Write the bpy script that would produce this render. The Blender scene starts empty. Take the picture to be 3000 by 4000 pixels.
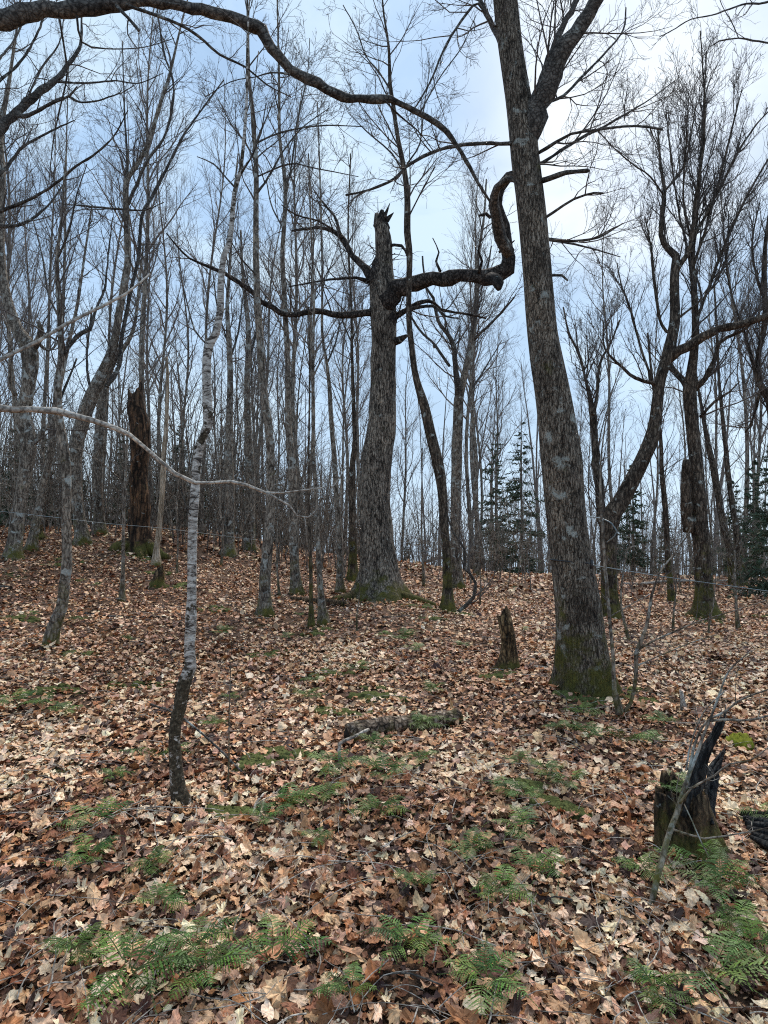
import bpy, math, random
import numpy as np
from mathutils import Vector

# ------------------------------------------------------------------ camera
F = 2773.0                      # focal length in photo pixels (3000 x 4000)
TILT = math.atan(100 / F)
EYE = 1.6
scene = bpy.context.scene
C = scene.collection
cam_d = bpy.data.cameras.new('camera')
cam = bpy.data.objects.new('camera', cam_d)
C.objects.link(cam)
cam_d.sensor_fit = 'VERTICAL'
cam_d.sensor_height = 24.0
cam_d.lens = 24.0 * F / 4000.0
cam_d.clip_start = 0.05
cam_d.clip_end = 2000
cam.location = (0, 0, EYE)
cam.rotation_euler = (math.pi / 2 + TILT, 0, 0)
scene.camera = cam

# ------------------------------------------------------------------ light
SUN_AZ = math.radians(20)       # to the right of straight ahead
SUN_EL = math.radians(50)
sd = Vector((math.sin(SUN_AZ) * math.cos(SUN_EL), math.cos(SUN_AZ) * math.cos(SUN_EL), math.sin(SUN_EL)))
sun_d = bpy.data.lights.new('sun', 'SUN')
sun_d.energy = 1.5
sun_d.angle = math.radians(24)
sun_d.color = (1.0, 0.91, 0.80)
sun = bpy.data.objects.new('sun', sun_d)
sun.rotation_euler = sd.to_track_quat('Z', 'Y').to_euler()
C.objects.link(sun)

w = bpy.data.worlds.new('World')
scene.world = w
w.use_nodes = True
nt = w.node_tree
nt.nodes.clear()
N = nt.nodes.new
L = nt.links.new
out = N('ShaderNodeOutputWorld')
bg = N('ShaderNodeBackground')
bg.inputs['Strength'].default_value = 0.06
sky = N('ShaderNodeTexSky')
sky.sky_type = 'NISHITA'
sky.sun_disc = False
sky.sun_elevation = SUN_EL
sky.sun_rotation = SUN_AZ
tc = N('ShaderNodeTexCoord')
mp = N('ShaderNodeMapping')
mp.inputs['Scale'].default_value = (1.0, 1.0, 1.7)
L(tc.outputs['Generated'], mp.inputs['Vector'])
n1 = N('ShaderNodeTexNoise')
n1.inputs['Scale'].default_value = 2.6
n1.inputs['Detail'].default_value = 7
n1.inputs['Roughness'].default_value = 0.52
n1.inputs['Distortion'].default_value = 0.35
L(mp.outputs['Vector'], n1.inputs['Vector'])
r1 = N('ShaderNodeValToRGB')     # cloud deck, blue grey to pale
els = r1.color_ramp.elements
els[0].position = 0.39
els[0].color = (2.5, 3.75, 5.4, 1)
els[1].position = 0.60
els[1].color = (4.7, 5.95, 7.0, 1)
e = els.new(0.5)
e.color = (3.2, 4.6, 6.4, 1)
L(n1.outputs['Fac'], r1.inputs['Fac'])
mx = N('ShaderNodeMix')
mx.data_type = 'RGBA'
mx.inputs[0].default_value = 0.88
L(sky.outputs['Color'], mx.inputs[6])
L(r1.outputs['Color'], mx.inputs[7])
# the veiled sun brightens the cloud around it
gd = Vector(((2560 - 1500) / F, 1, (2100 - 330) / F)).normalized()
dot = N('ShaderNodeVectorMath')
dot.operation = 'DOT_PRODUCT'
nrm = N('ShaderNodeVectorMath')
nrm.operation = 'NORMALIZE'
L(tc.outputs['Generated'], nrm.inputs[0])
L(nrm.outputs[0], dot.inputs[0])
dot.inputs[1].default_value = gd
mr = N('ShaderNodeMapRange')
mr.interpolation_type = 'SMOOTHERSTEP'
mr.inputs['From Min'].default_value = 0.962
mr.inputs['From Max'].default_value = 1.0
mr.inputs['To Max'].default_value = 0.85
L(dot.outputs['Value'], mr.inputs['Value'])
mg = N('ShaderNodeMath')
mg.operation = 'MULTIPLY'
mr2 = N('ShaderNodeMapRange')
mr2.inputs['From Min'].default_value = 0.3
mr2.inputs['From Max'].default_value = 0.62
mr2.inputs['To Min'].default_value = 0.25
mr2.inputs['To Max'].default_value = 1.0
L(n1.outputs['Fac'], mr2.inputs['Value'])
L(mr.outputs[0], mg.inputs[0])
L(mr2.outputs[0], mg.inputs[1])
mx2 = N('ShaderNodeMix')
mx2.data_type = 'RGBA'
L(mg.outputs[0], mx2.inputs[0])
L(mx.outputs[2], mx2.inputs[6])
mx2.inputs[7].default_value = (7.0, 7.3, 7.6, 1)
sx_ = N('ShaderNodeSeparateXYZ')      # paler air low over the horizon
L(nrm.outputs[0], sx_.inputs[0])
mr3 = N('ShaderNodeMapRange')
mr3.inputs['From Min'].default_value = 0.0
mr3.inputs['From Max'].default_value = 0.42
mr3.inputs['To Min'].default_value = 0.6
mr3.inputs['To Max'].default_value = 0.0
L(sx_.outputs['Z'], mr3.inputs['Value'])
mx3 = N('ShaderNodeMix')
mx3.data_type = 'RGBA'
L(mr3.outputs[0], mx3.inputs[0])
L(mx2.outputs[2], mx3.inputs[6])
mx3.inputs[7].default_value = (4.9, 6.1, 7.2, 1)
L(mx3.outputs[2], bg.inputs['Color'])
L(bg.outputs[0], out.inputs['Surface'])

scene.view_settings.view_transform = 'Standard'
scene.view_settings.look = 'None'
scene.view_settings.exposure = 1.38
scene.view_settings.gamma = 1.0
scene.view_settings.use_curve_mapping = False
scene.cycles.use_denoising = False
scene.cycles.filter_width = 1.1
scene.cycles.max_bounces = 4
scene.cycles.diffuse_bounces = 3
scene.cycles.glossy_bounces = 1

# ------------------------------------------------------------------ terrain
def S(t):
    t = np.clip(t, 0, 1)
    return t * t * (3 - 2 * t)

def H(x, y):
    x = np.asarray(x, float)
    y = np.asarray(y, float)
    z = 0.035 * np.where(y < 22, y, 22 + 3 * (1 - np.exp(-(y - 22).clip(0) / 3)) * 0.3)
    z = z + 1.1 * S(-x / 7) * S((y - 7) / 12)
    z = z - 0.55 * np.tanh(0.005 * np.maximum(x, 0) * np.maximum(y, 0) / 0.55)
    z = z - 0.115 * np.maximum(y - 24, 0) * (1 - 0.45 * S(-x / 9)) * S((y - 22) / 8)
    z = z + 0.035 * np.sin(1.9 * x + 0.6 * y + 1) * np.sin(1.3 * y - 0.7 * x) + 0.018 * np.sin(4.1 * x + 1.7 * y) * np.sin(3.3 * y + 2) \
        + 0.06 * np.sin(0.7 * x + 2) * np.sin(0.55 * y + 0.4) * S(y / 6)
    return z

def h(x, y):
    return float(H(x, y))

ct, st = math.cos(TILT), math.sin(TILT)

def P(px, py, d):
    """photo pixel at world depth y = d"""
    cx = (px - 1500) / F
    cy = (2000 - py) / F
    t = d / (ct - cy * st)
    return np.array((cx * t, d, EYE + t * (st + cy * ct)))

def G(px, py):
    """where the ray through a photo pixel meets the ground"""
    d = 1.5
    while d < 60:
        p = P(px, py, d)
        if p[2] <= h(p[0], p[1]):
            break
        d += 0.01 if d < 12 else 0.03
    p = P(px, py, d)
    p[2] = h(p[0], p[1])
    return p

rng = np.random.default_rng(7)
random.seed(7)

# ------------------------------------------------------------------ mesh helpers
def make_mesh(name, verts, faces_groups, mats, parent=None, origin=(0, 0, 0), smooth=True, tint=None, link=True):
    """faces_groups: list of (k, array (m,k), material index)"""
    me = bpy.data.meshes.new(name)
    verts = np.asarray(verts, np.float32) - np.asarray(origin, np.float32)
    me.vertices.add(len(verts))
    me.vertices.foreach_set('co', verts.ravel())
    idx = np.concatenate([f.ravel() for k, f, m in faces_groups]).astype(np.int32)
    starts, mi, s = [], [], 0
    for k, f, m in faces_groups:
        starts.append(s + np.arange(len(f)) * k)
        mi.append(np.full(len(f), m))
        s += f.size
    starts = np.concatenate(starts).astype(np.int32)
    mi = np.concatenate(mi).astype(np.int32)
    me.loops.add(len(idx))
    me.loops.foreach_set('vertex_index', idx)
    me.polygons.add(len(starts))
    me.polygons.foreach_set('loop_start', starts)
    me.polygons.foreach_set('material_index', mi)
    if not isinstance(mats, (list, tuple)):
        mats = [mats]
    for m in mats:
        me.materials.append(m)
    if tint is not None:
        a = me.attributes.new('tint', 'FLOAT_COLOR', 'POINT')
        t = np.ones((len(verts), 4), np.float32)
        t[:, :3] = tint
        a.data.foreach_set('color', t.ravel())
    me.update(calc_edges=True)
    me.polygons.foreach_set('use_smooth', np.full(len(starts), smooth))
    o = bpy.data.objects.new(name, me)
    if link:
        C.objects.link(o)
    if parent is not None:
        o.parent = parent
    return o

def norm(v):
    return v / np.maximum(np.linalg.norm(v, axis=-1, keepdims=True), 1e-9)

class MB:
    def __init__(self):
        self.v, self.f, self.n = [], [], 0
        self.t = []
    def raw(self, v, groups, tint=(1, 1, 1)):
        v = np.asarray(v, float)
        for k, f in groups:
            self.f.append((k, np.asarray(f).reshape(-1, k) + self.n, 0))
        self.v.append(v)
        self.t.append(np.broadcast_to(np.asarray(tint, float), (len(v), 3)))
        self.n += len(v)
    def tubes(self, pts, rad, sides=3, wob=None, cap=False, tint=(1, 1, 1)):
        pts = np.asarray(pts, float)
        rad = np.asarray(rad, float)
        if pts.ndim == 2:
            pts, rad = pts[None], rad[None]
        m, n, _ = pts.shape
        if m == 0:
            return
        T = norm(np.gradient(pts, axis=1))
        D = np.abs(pts[:, -1] - pts[:, 0])
        ref = np.zeros((m, 3))
        ref[np.arange(m), np.argmin(D, axis=1)] = 1
        ref = np.repeat(ref[:, None], n, 1)
        Nn = norm(ref - T * (ref * T).sum(-1, keepdims=True))
        B = np.cross(T, Nn)
        th = np.arange(sides) * 2 * math.pi / sides
        r = rad[:, :, None] * np.ones(sides)
        if wob is not None:
            r = wob(r, pts, th)
        ring = pts[:, :, None] + r[..., None] * (np.cos(th)[None, None, :, None] * Nn[:, :, None] + np.sin(th)[None, None, :, None] * B[:, :, None])
        v = ring.reshape(-1, 3)
        base = (np.arange(m) * n * sides)[:, None, None] + (np.arange(n - 1) * sides)[None, :, None]
        i = np.arange(sides)[None, None]
        j = (i + 1) % sides
        q = np.stack([base + i, base + j, base + sides + j, base + sides + i], -1).reshape(-1, 4)
        g = [(4, q)]
        if cap:
            for mm in range(m):
                e0 = mm * n * sides
                g.append((sides, (e0 + np.arange(sides))[::-1][None]))
                g.append((sides, (e0 + (n - 1) * sides + np.arange(sides))[None]))
        if not np.isscalar(tint) and np.asarray(tint).ndim == 2 and len(tint) == n:
            tint = np.repeat(np.asarray(tint), sides, 0)
        self.raw(v, g, tint)
    def build(self, name, mats, parent=None, origin=(0, 0, 0), smooth=True, use_tint=False, link=True):
        fs = {}
        for k, f, m in self.f:
            fs.setdefault((k, m), []).append(f)
        groups = [(k, np.concatenate(v), m) for (k, m), v in fs.items()]
        return make_mesh(name, np.concatenate(self.v), groups, mats, parent, origin, smooth,
                         np.concatenate(self.t) if use_tint else None, link)

def tag(o, label=None, cat=None, group=None, kind=None):
    if label:
        o['label'] = label
    if cat:
        o['category'] = cat
    if group:
        o['group'] = group
    if kind:
        o['kind'] = kind
    return o

def thing(name, label, cat, loc, group=None):
    o = bpy.data.objects.new(name, None)
    o.empty_display_size = 0.1
    C.objects.link(o)
    o.location = [float(c) for c in loc]
    return tag(o, label, cat, group)

def copy_thing(root, loc, rotz, sc, label, group):
    r = root.copy()
    C.objects.link(r)
    r.location = [float(c) for c in loc]
    r.rotation_euler = (0, 0, rotz)
    r.scale = (sc, sc, sc)
    r['label'] = label
    r['group'] = group
    for ch in list(root.children):
        c = ch.copy()
        C.objects.link(c)
        c.parent = r
        for g2 in ch.children:
            d = g2.copy()
            C.objects.link(d)
            d.parent = c
    return r

# ------------------------------------------------------------------ materials
def mat(name, build):
    m = bpy.data.materials.new(name)
    m.use_nodes = True
    t = m.node_tree
    b = t.nodes['Principled BSDF']
    b.inputs['Roughness'].default_value = 0.9
    b.inputs['Specular IOR Level'].default_value = 0.2
    build(t, b)
    return m

def tex_noise(t, vec, scale, detail=4, rough=0.6, dist=0.0):
    n = t.nodes.new('ShaderNodeTexNoise')
    n.inputs['Scale'].default_value = scale
    n.inputs['Detail'].default_value = detail
    n.inputs['Roughness'].default_value = rough
    n.inputs['Distortion'].default_value = dist
    t.links.new(vec, n.inputs['Vector'])
    return n

def ramp(t, fac, stops):
    r = t.nodes.new('ShaderNodeValToRGB')
    e = r.color_ramp.elements
    e[0].position, e[0].color = stops[0][0], (*stops[0][1], 1)
    e[1].position, e[1].color = stops[-1][0], (*stops[-1][1], 1)
    for p, c in stops[1:-1]:
        k = e.new(p)
        k.color = (*c, 1)
    t.links.new(fac, r.inputs['Fac'])
    return r

def mixc(t, fac, a, b, mode='MIX'):
    m = t.nodes.new('ShaderNodeMix')
    m.data_type = 'RGBA'
    m.blend_type = mode
    for s, v in ((0, fac), (6, a), (7, b)):
        if isinstance(v, (int, float)):
            m.inputs[s].default_value = v
        elif isinstance(v, tuple):
            m.inputs[s].default_value = (*v, 1)
        else:
            t.links.new(v, m.inputs[s])
    return m.outputs[2]

def mapping(t, scale, kind='Object'):
    c = t.nodes.new('ShaderNodeTexCoord')
    m = t.nodes.new('ShaderNodeMapping')
    m.inputs['Scale'].default_value = scale
    t.links.new(c.outputs[kind], m.inputs['Vector'])
    return m.outputs['Vector']

def bark(name, dark, mid, light, scale=14, stretch=0.25, lichen=0.0, moss=0.0, moss_h=1.2, bump=0.6, lichcol=(.34, .36, .33), tint=False):
    def f(t, b):
        v = mapping(t, (1, 1, stretch))
        v0 = mapping(t, (1, 1, 1))
        n = tex_noise(t, v, scale, 8, 0.72, 0.4)
        dis = tex_noise(t, v0, scale * .35, 3, 0.6)
        vm = t.nodes.new('ShaderNodeVectorMath')
        vm.operation = 'MULTIPLY_ADD'
        t.links.new(dis.outputs['Color'], vm.inputs[0])
        vm.inputs[1].default_value = (1.6 / scale,) * 3
        t.links.new(v, vm.inputs[2])
        vo = t.nodes.new('ShaderNodeTexVoronoi')
        vo.feature = 'DISTANCE_TO_EDGE'
        vo.inputs['Scale'].default_value = scale * 1.15
        t.links.new(vm.outputs[0], vo.inputs['Vector'])
        ed = t.nodes.new('ShaderNodeMapRange')
        ed.inputs['From Max'].default_value = 0.22
        ed.inputs['To Min'].default_value = -0.22
        ed.inputs['To Max'].default_value = 0.02
        t.links.new(vo.outputs['Distance'], ed.inputs['Value'])
        md = t.nodes.new('ShaderNodeMath')
        t.links.new(ed.outputs[0], md.inputs[0])
        t.links.new(n.outputs['Fac'], md.inputs[1])
        col = ramp(t, md.outputs[0], [(0.26, dark), (0.45, mid), (0.66, light)]).outputs[0]
        big = tex_noise(t, mapping(t, (1, 1, .55)), 3.2, 6, 0.72)
        var = ramp(t, big.outputs['Fac'], [(0.36, (.40, .37, .35)), (0.5, (.92, .90, .88)), (0.66, (1.35, 1.28, 1.2))]).outputs[0]
        col = mixc(t, 1.0, col, var, 'MULTIPLY')
        if lichen > 0:
            ln = tex_noise(t, v0, 6.5, 5, 0.65, 0.4)
            lf = ramp(t, ln.outputs['Fac'], [(0.66 - 0.12 * lichen, (0, 0, 0)), (0.72 - 0.1 * lichen, (1, 1, 1))]).outputs[0]
            col = mixc(t, lf, col, lichcol)
        if moss > 0:
            sx = t.nodes.new('ShaderNodeSeparateXYZ')
            t.links.new(v0, sx.inputs[0])
            mr = t.nodes.new('ShaderNodeMapRange')
            mr.inputs['From Min'].default_value = 0.0
            mr.inputs['From Max'].default_value = moss_h
            mr.inputs['To Min'].default_value = 0.22 * moss
            mr.inputs['To Max'].default_value = -0.10
            t.links.new(sx.outputs['Z'], mr.inputs['Value'])
            mn = tex_noise(t, v0, 4.0, 6, 0.7)
            ad = t.nodes.new('ShaderNodeMath')
            t.links.new(mr.outputs[0], ad.inputs[0])
            t.links.new(mn.outputs['Fac'], ad.inputs[1])
            mf = ramp(t, ad.outputs[0], [(0.52, (0, 0, 0)), (0.68, (1, 1, 1))]).outputs[0]
            mcol = ramp(t, n.outputs['Fac'], [(0.3, (.035, .04, .012)), (0.7, (.15, .13, .03))]).outputs[0]
            col = mixc(t, mf, col, mcol)
        if tint:
            at = t.nodes.new('ShaderNodeAttribute')
            at.attribute_name = 'tint'
            col = mixc(t, 1.0, col, at.outputs['Color'], 'MULTIPLY')
        t.links.new(col, b.inputs['Base Color'])
        if bump:
            bp = t.nodes.new('ShaderNodeBump')
            bp.inputs['Strength'].default_value = bump
            bp.inputs['Distance'].default_value = 0.03
            t.links.new(md.outputs[0], bp.inputs['Height'])
            t.links.new(bp.outputs[0], b.inputs['Normal'])
    return mat(name, f)

M = {}
M['maple'] = bark('maple_bark', (.025, .02, .016), (.175, .142, .11), (.39, .345, .285), 46, .22, 0.6, 0.85, 1.1, 1.0, (.38, .39, .35))
M['old'] = bark('old_maple_bark', (.02, .017, .014), (.19, .16, .13), (.42, .37, .305), 26, .22, 0.1, 0.75, 0.7, 1.0)
M['grey'] = bark('grey_bark', (.06, .047, .037), (.21, .18, .147), (.39, .345, .285), 22, .35, 0.9, 0.6, 1.0, 0.5, (.36, .37, .34))
M['dark'] = bark('dark_bark', (.025, .019, .015), (.085, .066, .05), (.22, .18, .14), 20, .25, 0.45, 0.9, 1.5, 0.8)
M['far'] = bark('far_bark', (.08, .064, .052), (.22, .188, .155), (.38, .335, .28), 9, .3, 0.5, 0.5, 0.7, 0)
M['knob'] = bark('knobby_backlit_bark', (.012, .01, .009), (.055, .046, .04), (.15, .13, .115), 16, .6, 0.1, 0, 1, 1.0)  # backlit darkness of the old maple's limbs and burls, put into the bark colour
M['limb'] = bark('limb_bark', (.03, .027, .025), (.095, .088, .08), (.19, .18, .165), 24, 1, 0.35, 0, 1, 0.4)
M['pale_dead'] = bark('bare_dead_wood', (.20, .175, .15), (.46, .42, .37), (.64, .60, .54), 30, 1, 0.2, 0, 1, 0.3)
M['snag'] = bark('rotten_orange_wood', (.014, .010, .007), (.075, .045, .028), (.23, .125, .065), 9, .14, 0.15, 0.7, 0.4, 1.0)
M['pale_snag'] = bark('debarked_pale_wood', (.20, .15, .10), (.42, .34, .25), (.58, .50, .40), 20, .1, 0, 0.5, 0.3, 0.3)
M['stump'] = bark('mossy_rotten_wood', (.014, .010, .007), (.095, .062, .036), (.29, .20, .115), 24, .16, 0.1, 0.8, 0.5, 1.0)
M['stub'] = bark('ochre_rotten_wood', (.025, .018, .011), (.13, .085, .045), (.42, .29, .15), 26, .25, 0.3, 0.7, 0.25, 1.0)
M['char'] = bark('blackened_wood', (.008, .008, .009), (.026, .028, .03), (.10, .10, .095), 30, .12, 0, 0, 1, 0.9)

def birch_f(t, b):
    v = mapping(t, (1, 1, 2.6))
    v0 = mapping(t, (1, 1, 1))
    n = tex_noise(t, v, 17, 6, 0.7, 1.2)
    col = ramp(t, n.outputs['Fac'], [(0.41, (.05, .04, .034)), (0.48, (.30, .265, .23)), (0.62, (.62, .59, .54))]).outputs[0]
    n2 = tex_noise(t, v0, 60, 4, 0.7)
    dark = ramp(t, n2.outputs['Fac'], [(0.35, (.018, .014, .01)), (0.55, (.07, .055, .035)), (0.72, (.20, .17, .13))]).outputs[0]
    at = t.nodes.new('ShaderNodeAttribute')
    at.attribute_name = 'tint'
    ad = t.nodes.new('ShaderNodeMath')
    ad.operation = 'MULTIPLY_ADD'
    n3 = tex_noise(t, v0, 22, 3, 0.6)
    t.links.new(n3.outputs['Fac'], ad.inputs[0])
    ad.inputs[1].default_value = 1.3
    t.links.new(at.outputs['Fac'], ad.inputs[2])
    f = ramp(t, ad.outputs[0], [(0.96, (1, 1, 1)), (1.14, (0, 0, 0))]).outputs[0]
    col = mixc(t, f, col, dark)
    t.links.new(col, b.inputs['Base Color'])
    bp = t.nodes.new('ShaderNodeBump')
    bp.inputs['Strength'].default_value = 0.5
    bp.inputs['Distance'].default_value = 0.006
    t.links.new(n2.outputs['Fac'], bp.inputs['Height'])
    t.links.new(bp.outputs[0], b.inputs['Normal'])
M['birch'] = mat('birch_bark', birch_f)

def plain(name, col, rough=0.8, var=0.35, scale=20, spec=0.2):
    def f(t, b):
        v = mapping(t, (1, 1, 1))
        n = tex_noise(t, v, scale, 4, 0.6)
        lo = tuple(c * (1 - var) for c in col)
        hi = tuple(min(1, c * (1 + var)) for c in col)
        t.links.new(ramp(t, n.outputs['Fac'], [(0.3, lo), (0.7, hi)]).outputs[0], b.inputs['Base Color'])
        b.inputs['Roughness'].default_value = rough
        b.inputs['Specular IOR Level'].default_value = spec
    return mat(name, f)
M['twig'] = plain('twig_bark', (.095, .08, .072), 0.85, .3, 8)
M['far_twig'] = plain('far_twig_bark', (.19, .16, .14), 0.9, .3, 3)
M['fir'] = plain('fir_needles', (.07, .098, .06), 0.7, .5, 3)
M['tube'] = plain('blue_grey_tubing', (.15, .19, .20), 0.4, .1, 30, 0.5)
M['strap'] = plain('black_tubing', (.012, .012, .014), 0.45, .1, 30, 0.5)
M['cut_end'] = plain('black_hollow_wood', (.02, .017, .014), 0.9, .5, 60)

def tint_mat(name, rough, var, scale, spec=0.25, trans=0.0):
    def f(t, b):
        at = t.nodes.new('ShaderNodeAttribute')
        at.attribute_name = 'tint'
        v = mapping(t, (1, 1, 1))
        n = tex_noise(t, v, scale, 4, 0.65)
        vr = ramp(t, n.outputs['Fac'], [(0.3, (1 - var,) * 3), (0.7, (1 + var,) * 3)]).outputs[0]
        t.links.new(mixc(t, 1.0, at.outputs['Color'], vr, 'MULTIPLY'), b.inputs['Base Color'])
        b.inputs['Roughness'].default_value = rough
        b.inputs['Specular IOR Level'].default_value = spec
    return mat(name, f)
M['leaf'] = tint_mat('dead_maple_leaves', 0.62, 0.42, 60, 0.3)
M['fern'] = tint_mat('fern_green', 0.55, 0.25, 30, 0.3)
M['moss'] = tint_mat('moss_green', 0.95, 0.45, 55, 0.1)

def ground_f(t, b):
    v = mapping(t, (1, 1, 1))
    a = tex_noise(t, v, 34, 8, 0.8)
    c1 = ramp(t, a.outputs['Fac'], [(0.30, (.018, .011, .008)), (0.45, (.07, .038, .022)), (0.57, (.17, .095, .058)), (0.72, (.33, .22, .145))]).outputs[0]
    g = tex_noise(t, v, 0.8, 6, 0.7)
    gf = ramp(t, g.outputs['Fac'], [(0.58, (0, 0, 0)), (0.68, (1, 1, 1))]).outputs[0]
    c2 = mixc(t, gf, c1, (.055, .075, .02))
    t.links.new(c2, b.inputs['Base Color'])
    bp = t.nodes.new('ShaderNodeBump')
    bp.inputs['Strength'].default_value = 0.8
    bp.inputs['Distance'].default_value = 0.03
    t.links.new(a.outputs['Fac'], bp.inputs['Height'])
    t.links.new(bp.outputs[0], b.inputs['Normal'])
M['ground'] = mat('forest_floor', ground_f)

# ------------------------------------------------------------------ ground sheet
xs = np.concatenate([np.linspace(-260, -16, 60), np.arange(-15.8, 15.8, 0.16), np.linspace(16, 260, 60)])
ys = np.concatenate([np.linspace(-40, -0.5, 20), np.arange(0, 26, 0.16), np.linspace(26.2, 60, 60), np.linspace(62, 420, 60)])
X, Y = np.meshgrid(xs, ys)
Z = H(X, Y)
nx, ny = len(xs), len(ys)
i, j = np.meshgrid(np.arange(nx - 1), np.arange(ny - 1))
a = (j * nx + i).ravel()
o = make_mesh('ground', np.stack([X, Y, Z], -1).reshape(-1, 3), [(4, np.stack([a, a + 1, a + nx + 1, a + nx], -1), 0)], M['ground'])
tag(o, kind='structure')

# ------------------------------------------------------------------ leaf litter
def vnoise(x, y, s, seed):
    """smooth value noise"""
    r = np.random.default_rng(seed).random((64, 64))
    u, v = x * s, y * s
    iu, iv = np.floor(u).astype(int), np.floor(v).astype(int)
    fu, fv = u - iu, v - iv
    fu, fv = fu * fu * (3 - 2 * fu), fv * fv * (3 - 2 * fv)
    g = lambda p, q: r[p % 64, q % 64]
    return (g(iu, iv) * (1 - fu) + g(iu + 1, iv) * fu) * (1 - fv) + (g(iu, iv + 1) * (1 - fu) + g(iu + 1, iv + 1) * fu) * fv

OUT = [(0, -0.42), (.16, -.40), (.34, -.46), (.30, -.27), (.52, -.10), (.36, -.04), (.60, .16), (.42, .16), (.46, .34), (.24, .20), (.20, .42), (.08, .36), (0, .60),
       (-.08, .36), (-.20, .42), (-.24, .20), (-.46, .34), (-.42, .16), (-.60, .16), (-.36, -.04), (-.52, -.10), (-.30, -.27), (-.34, -.46), (-.16, -.40)]
def leaf_templates(n, step, seed):
    r = np.random.default_rng(seed)
    out = []
    o2 = np.array(OUT)[::step]
    k = len(o2)
    for _ in range(n):
        o2 = np.array(OUT)[::step]
        rl = np.linalg.norm(o2, axis=1, keepdims=True)
        kk = r.uniform(.05, .62)
        o2 = o2 / rl * (rl * kk + .42 * (1 - kk)) * (1 - .5 * (r.random((len(o2), 1)) < .12))
        sc = 1 + 0.12 * r.standard_normal((k, 1))
        ring = o2 * sc * np.array([[r.uniform(.75, 1.1), r.uniform(.8, 1.1)]])
        mid = ring * 0.5
        pts = np.concatenate([[[0, 0]], mid, ring]) if step == 1 else np.concatenate([[[0, 0]], ring])
        if r.random() < .38:      # beech and torn leaves among the maple: plain pointed ovals and scraps
            th_ = np.arctan2(ring[:, 1], ring[:, 0])
            el_ = np.stack([np.cos(th_) * r.uniform(.2, .32), np.sin(th_) * r.uniform(.4, .5) * (1 + .15 * np.abs(np.sin(th_)) ** 9)], 1)
            if r.random() < .4:
                el_[:k // 3] *= r.uniform(.3, .6)
            el_ *= 1 + .06 * r.standard_normal((k, 1))
            pts = np.concatenate([[[0, 0]], el_ * .5, el_]) if step == 1 else np.concatenate([[[0, 0]], el_])
        x, y = pts[:, 0], pts[:, 1]
        a, b2, c, f, ph = r.uniform(-.3, 1.7), r.uniform(-.5, 1.0), r.uniform(-1, 1), r.uniform(0, .22), r.uniform(0, 6.28)
        if r.random() < .5:
            a, b2 = b2, a
        z = a * x * x + b2 * y * y + c * x * y + f * np.sin(9 * np.hypot(x, y) + 3 * np.arctan2(y, x) + ph) * np.hypot(x, y)
        z += 0.09 * r.standard_normal(len(x)) * np.hypot(x, y)
        v = np.stack([x, y, z], 1)
        fs = []
        for q in range(k):
            n2 = (q + 1) % k
            if step == 1:
                fs += [(0, 1 + q, 1 + n2), (1 + q, 1 + k + q, 1 + k + n2), (1 + q, 1 + k + n2, 1 + n2)]
            else:
                fs.append((0, 1 + q, 1 + n2))
        out.append((v, np.array(fs)))
    return out

PAL = np.array([[1.22, 1.15, 1.07]]) * np.array([(.64, .48, .33), (.54, .355, .215), (.45, .255, .14), (.46, .28, .19), (.38, .17, .07), (.27, .12, .055), (.19, .08, .042), (.10, .045, .03), (.05, .025, .02), (.28, .185, .125), (.70, .57, .42)])
PW = np.array([.09, .14, .15, .15, .08, .11, .10, .09, .07, .06, .05])
PALE_SPOTS = [(1830, 2975, .3), (90, 2900, .7), (170, 3010, .5), (1350, 2560, .6), (820, 3150, .35), (760, 3330, .3), (2600, 3620, .4), (2250, 3650, .35), (2750, 3080, .4), (2900, 2700, 1.0), (1750, 3020, .25), (500, 3750, .3)]
PALE_SPOTS = [(G(a, b)[:2], c) for a, b, c in PALE_SPOTS]
GREEN_SPOTS = []

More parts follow.
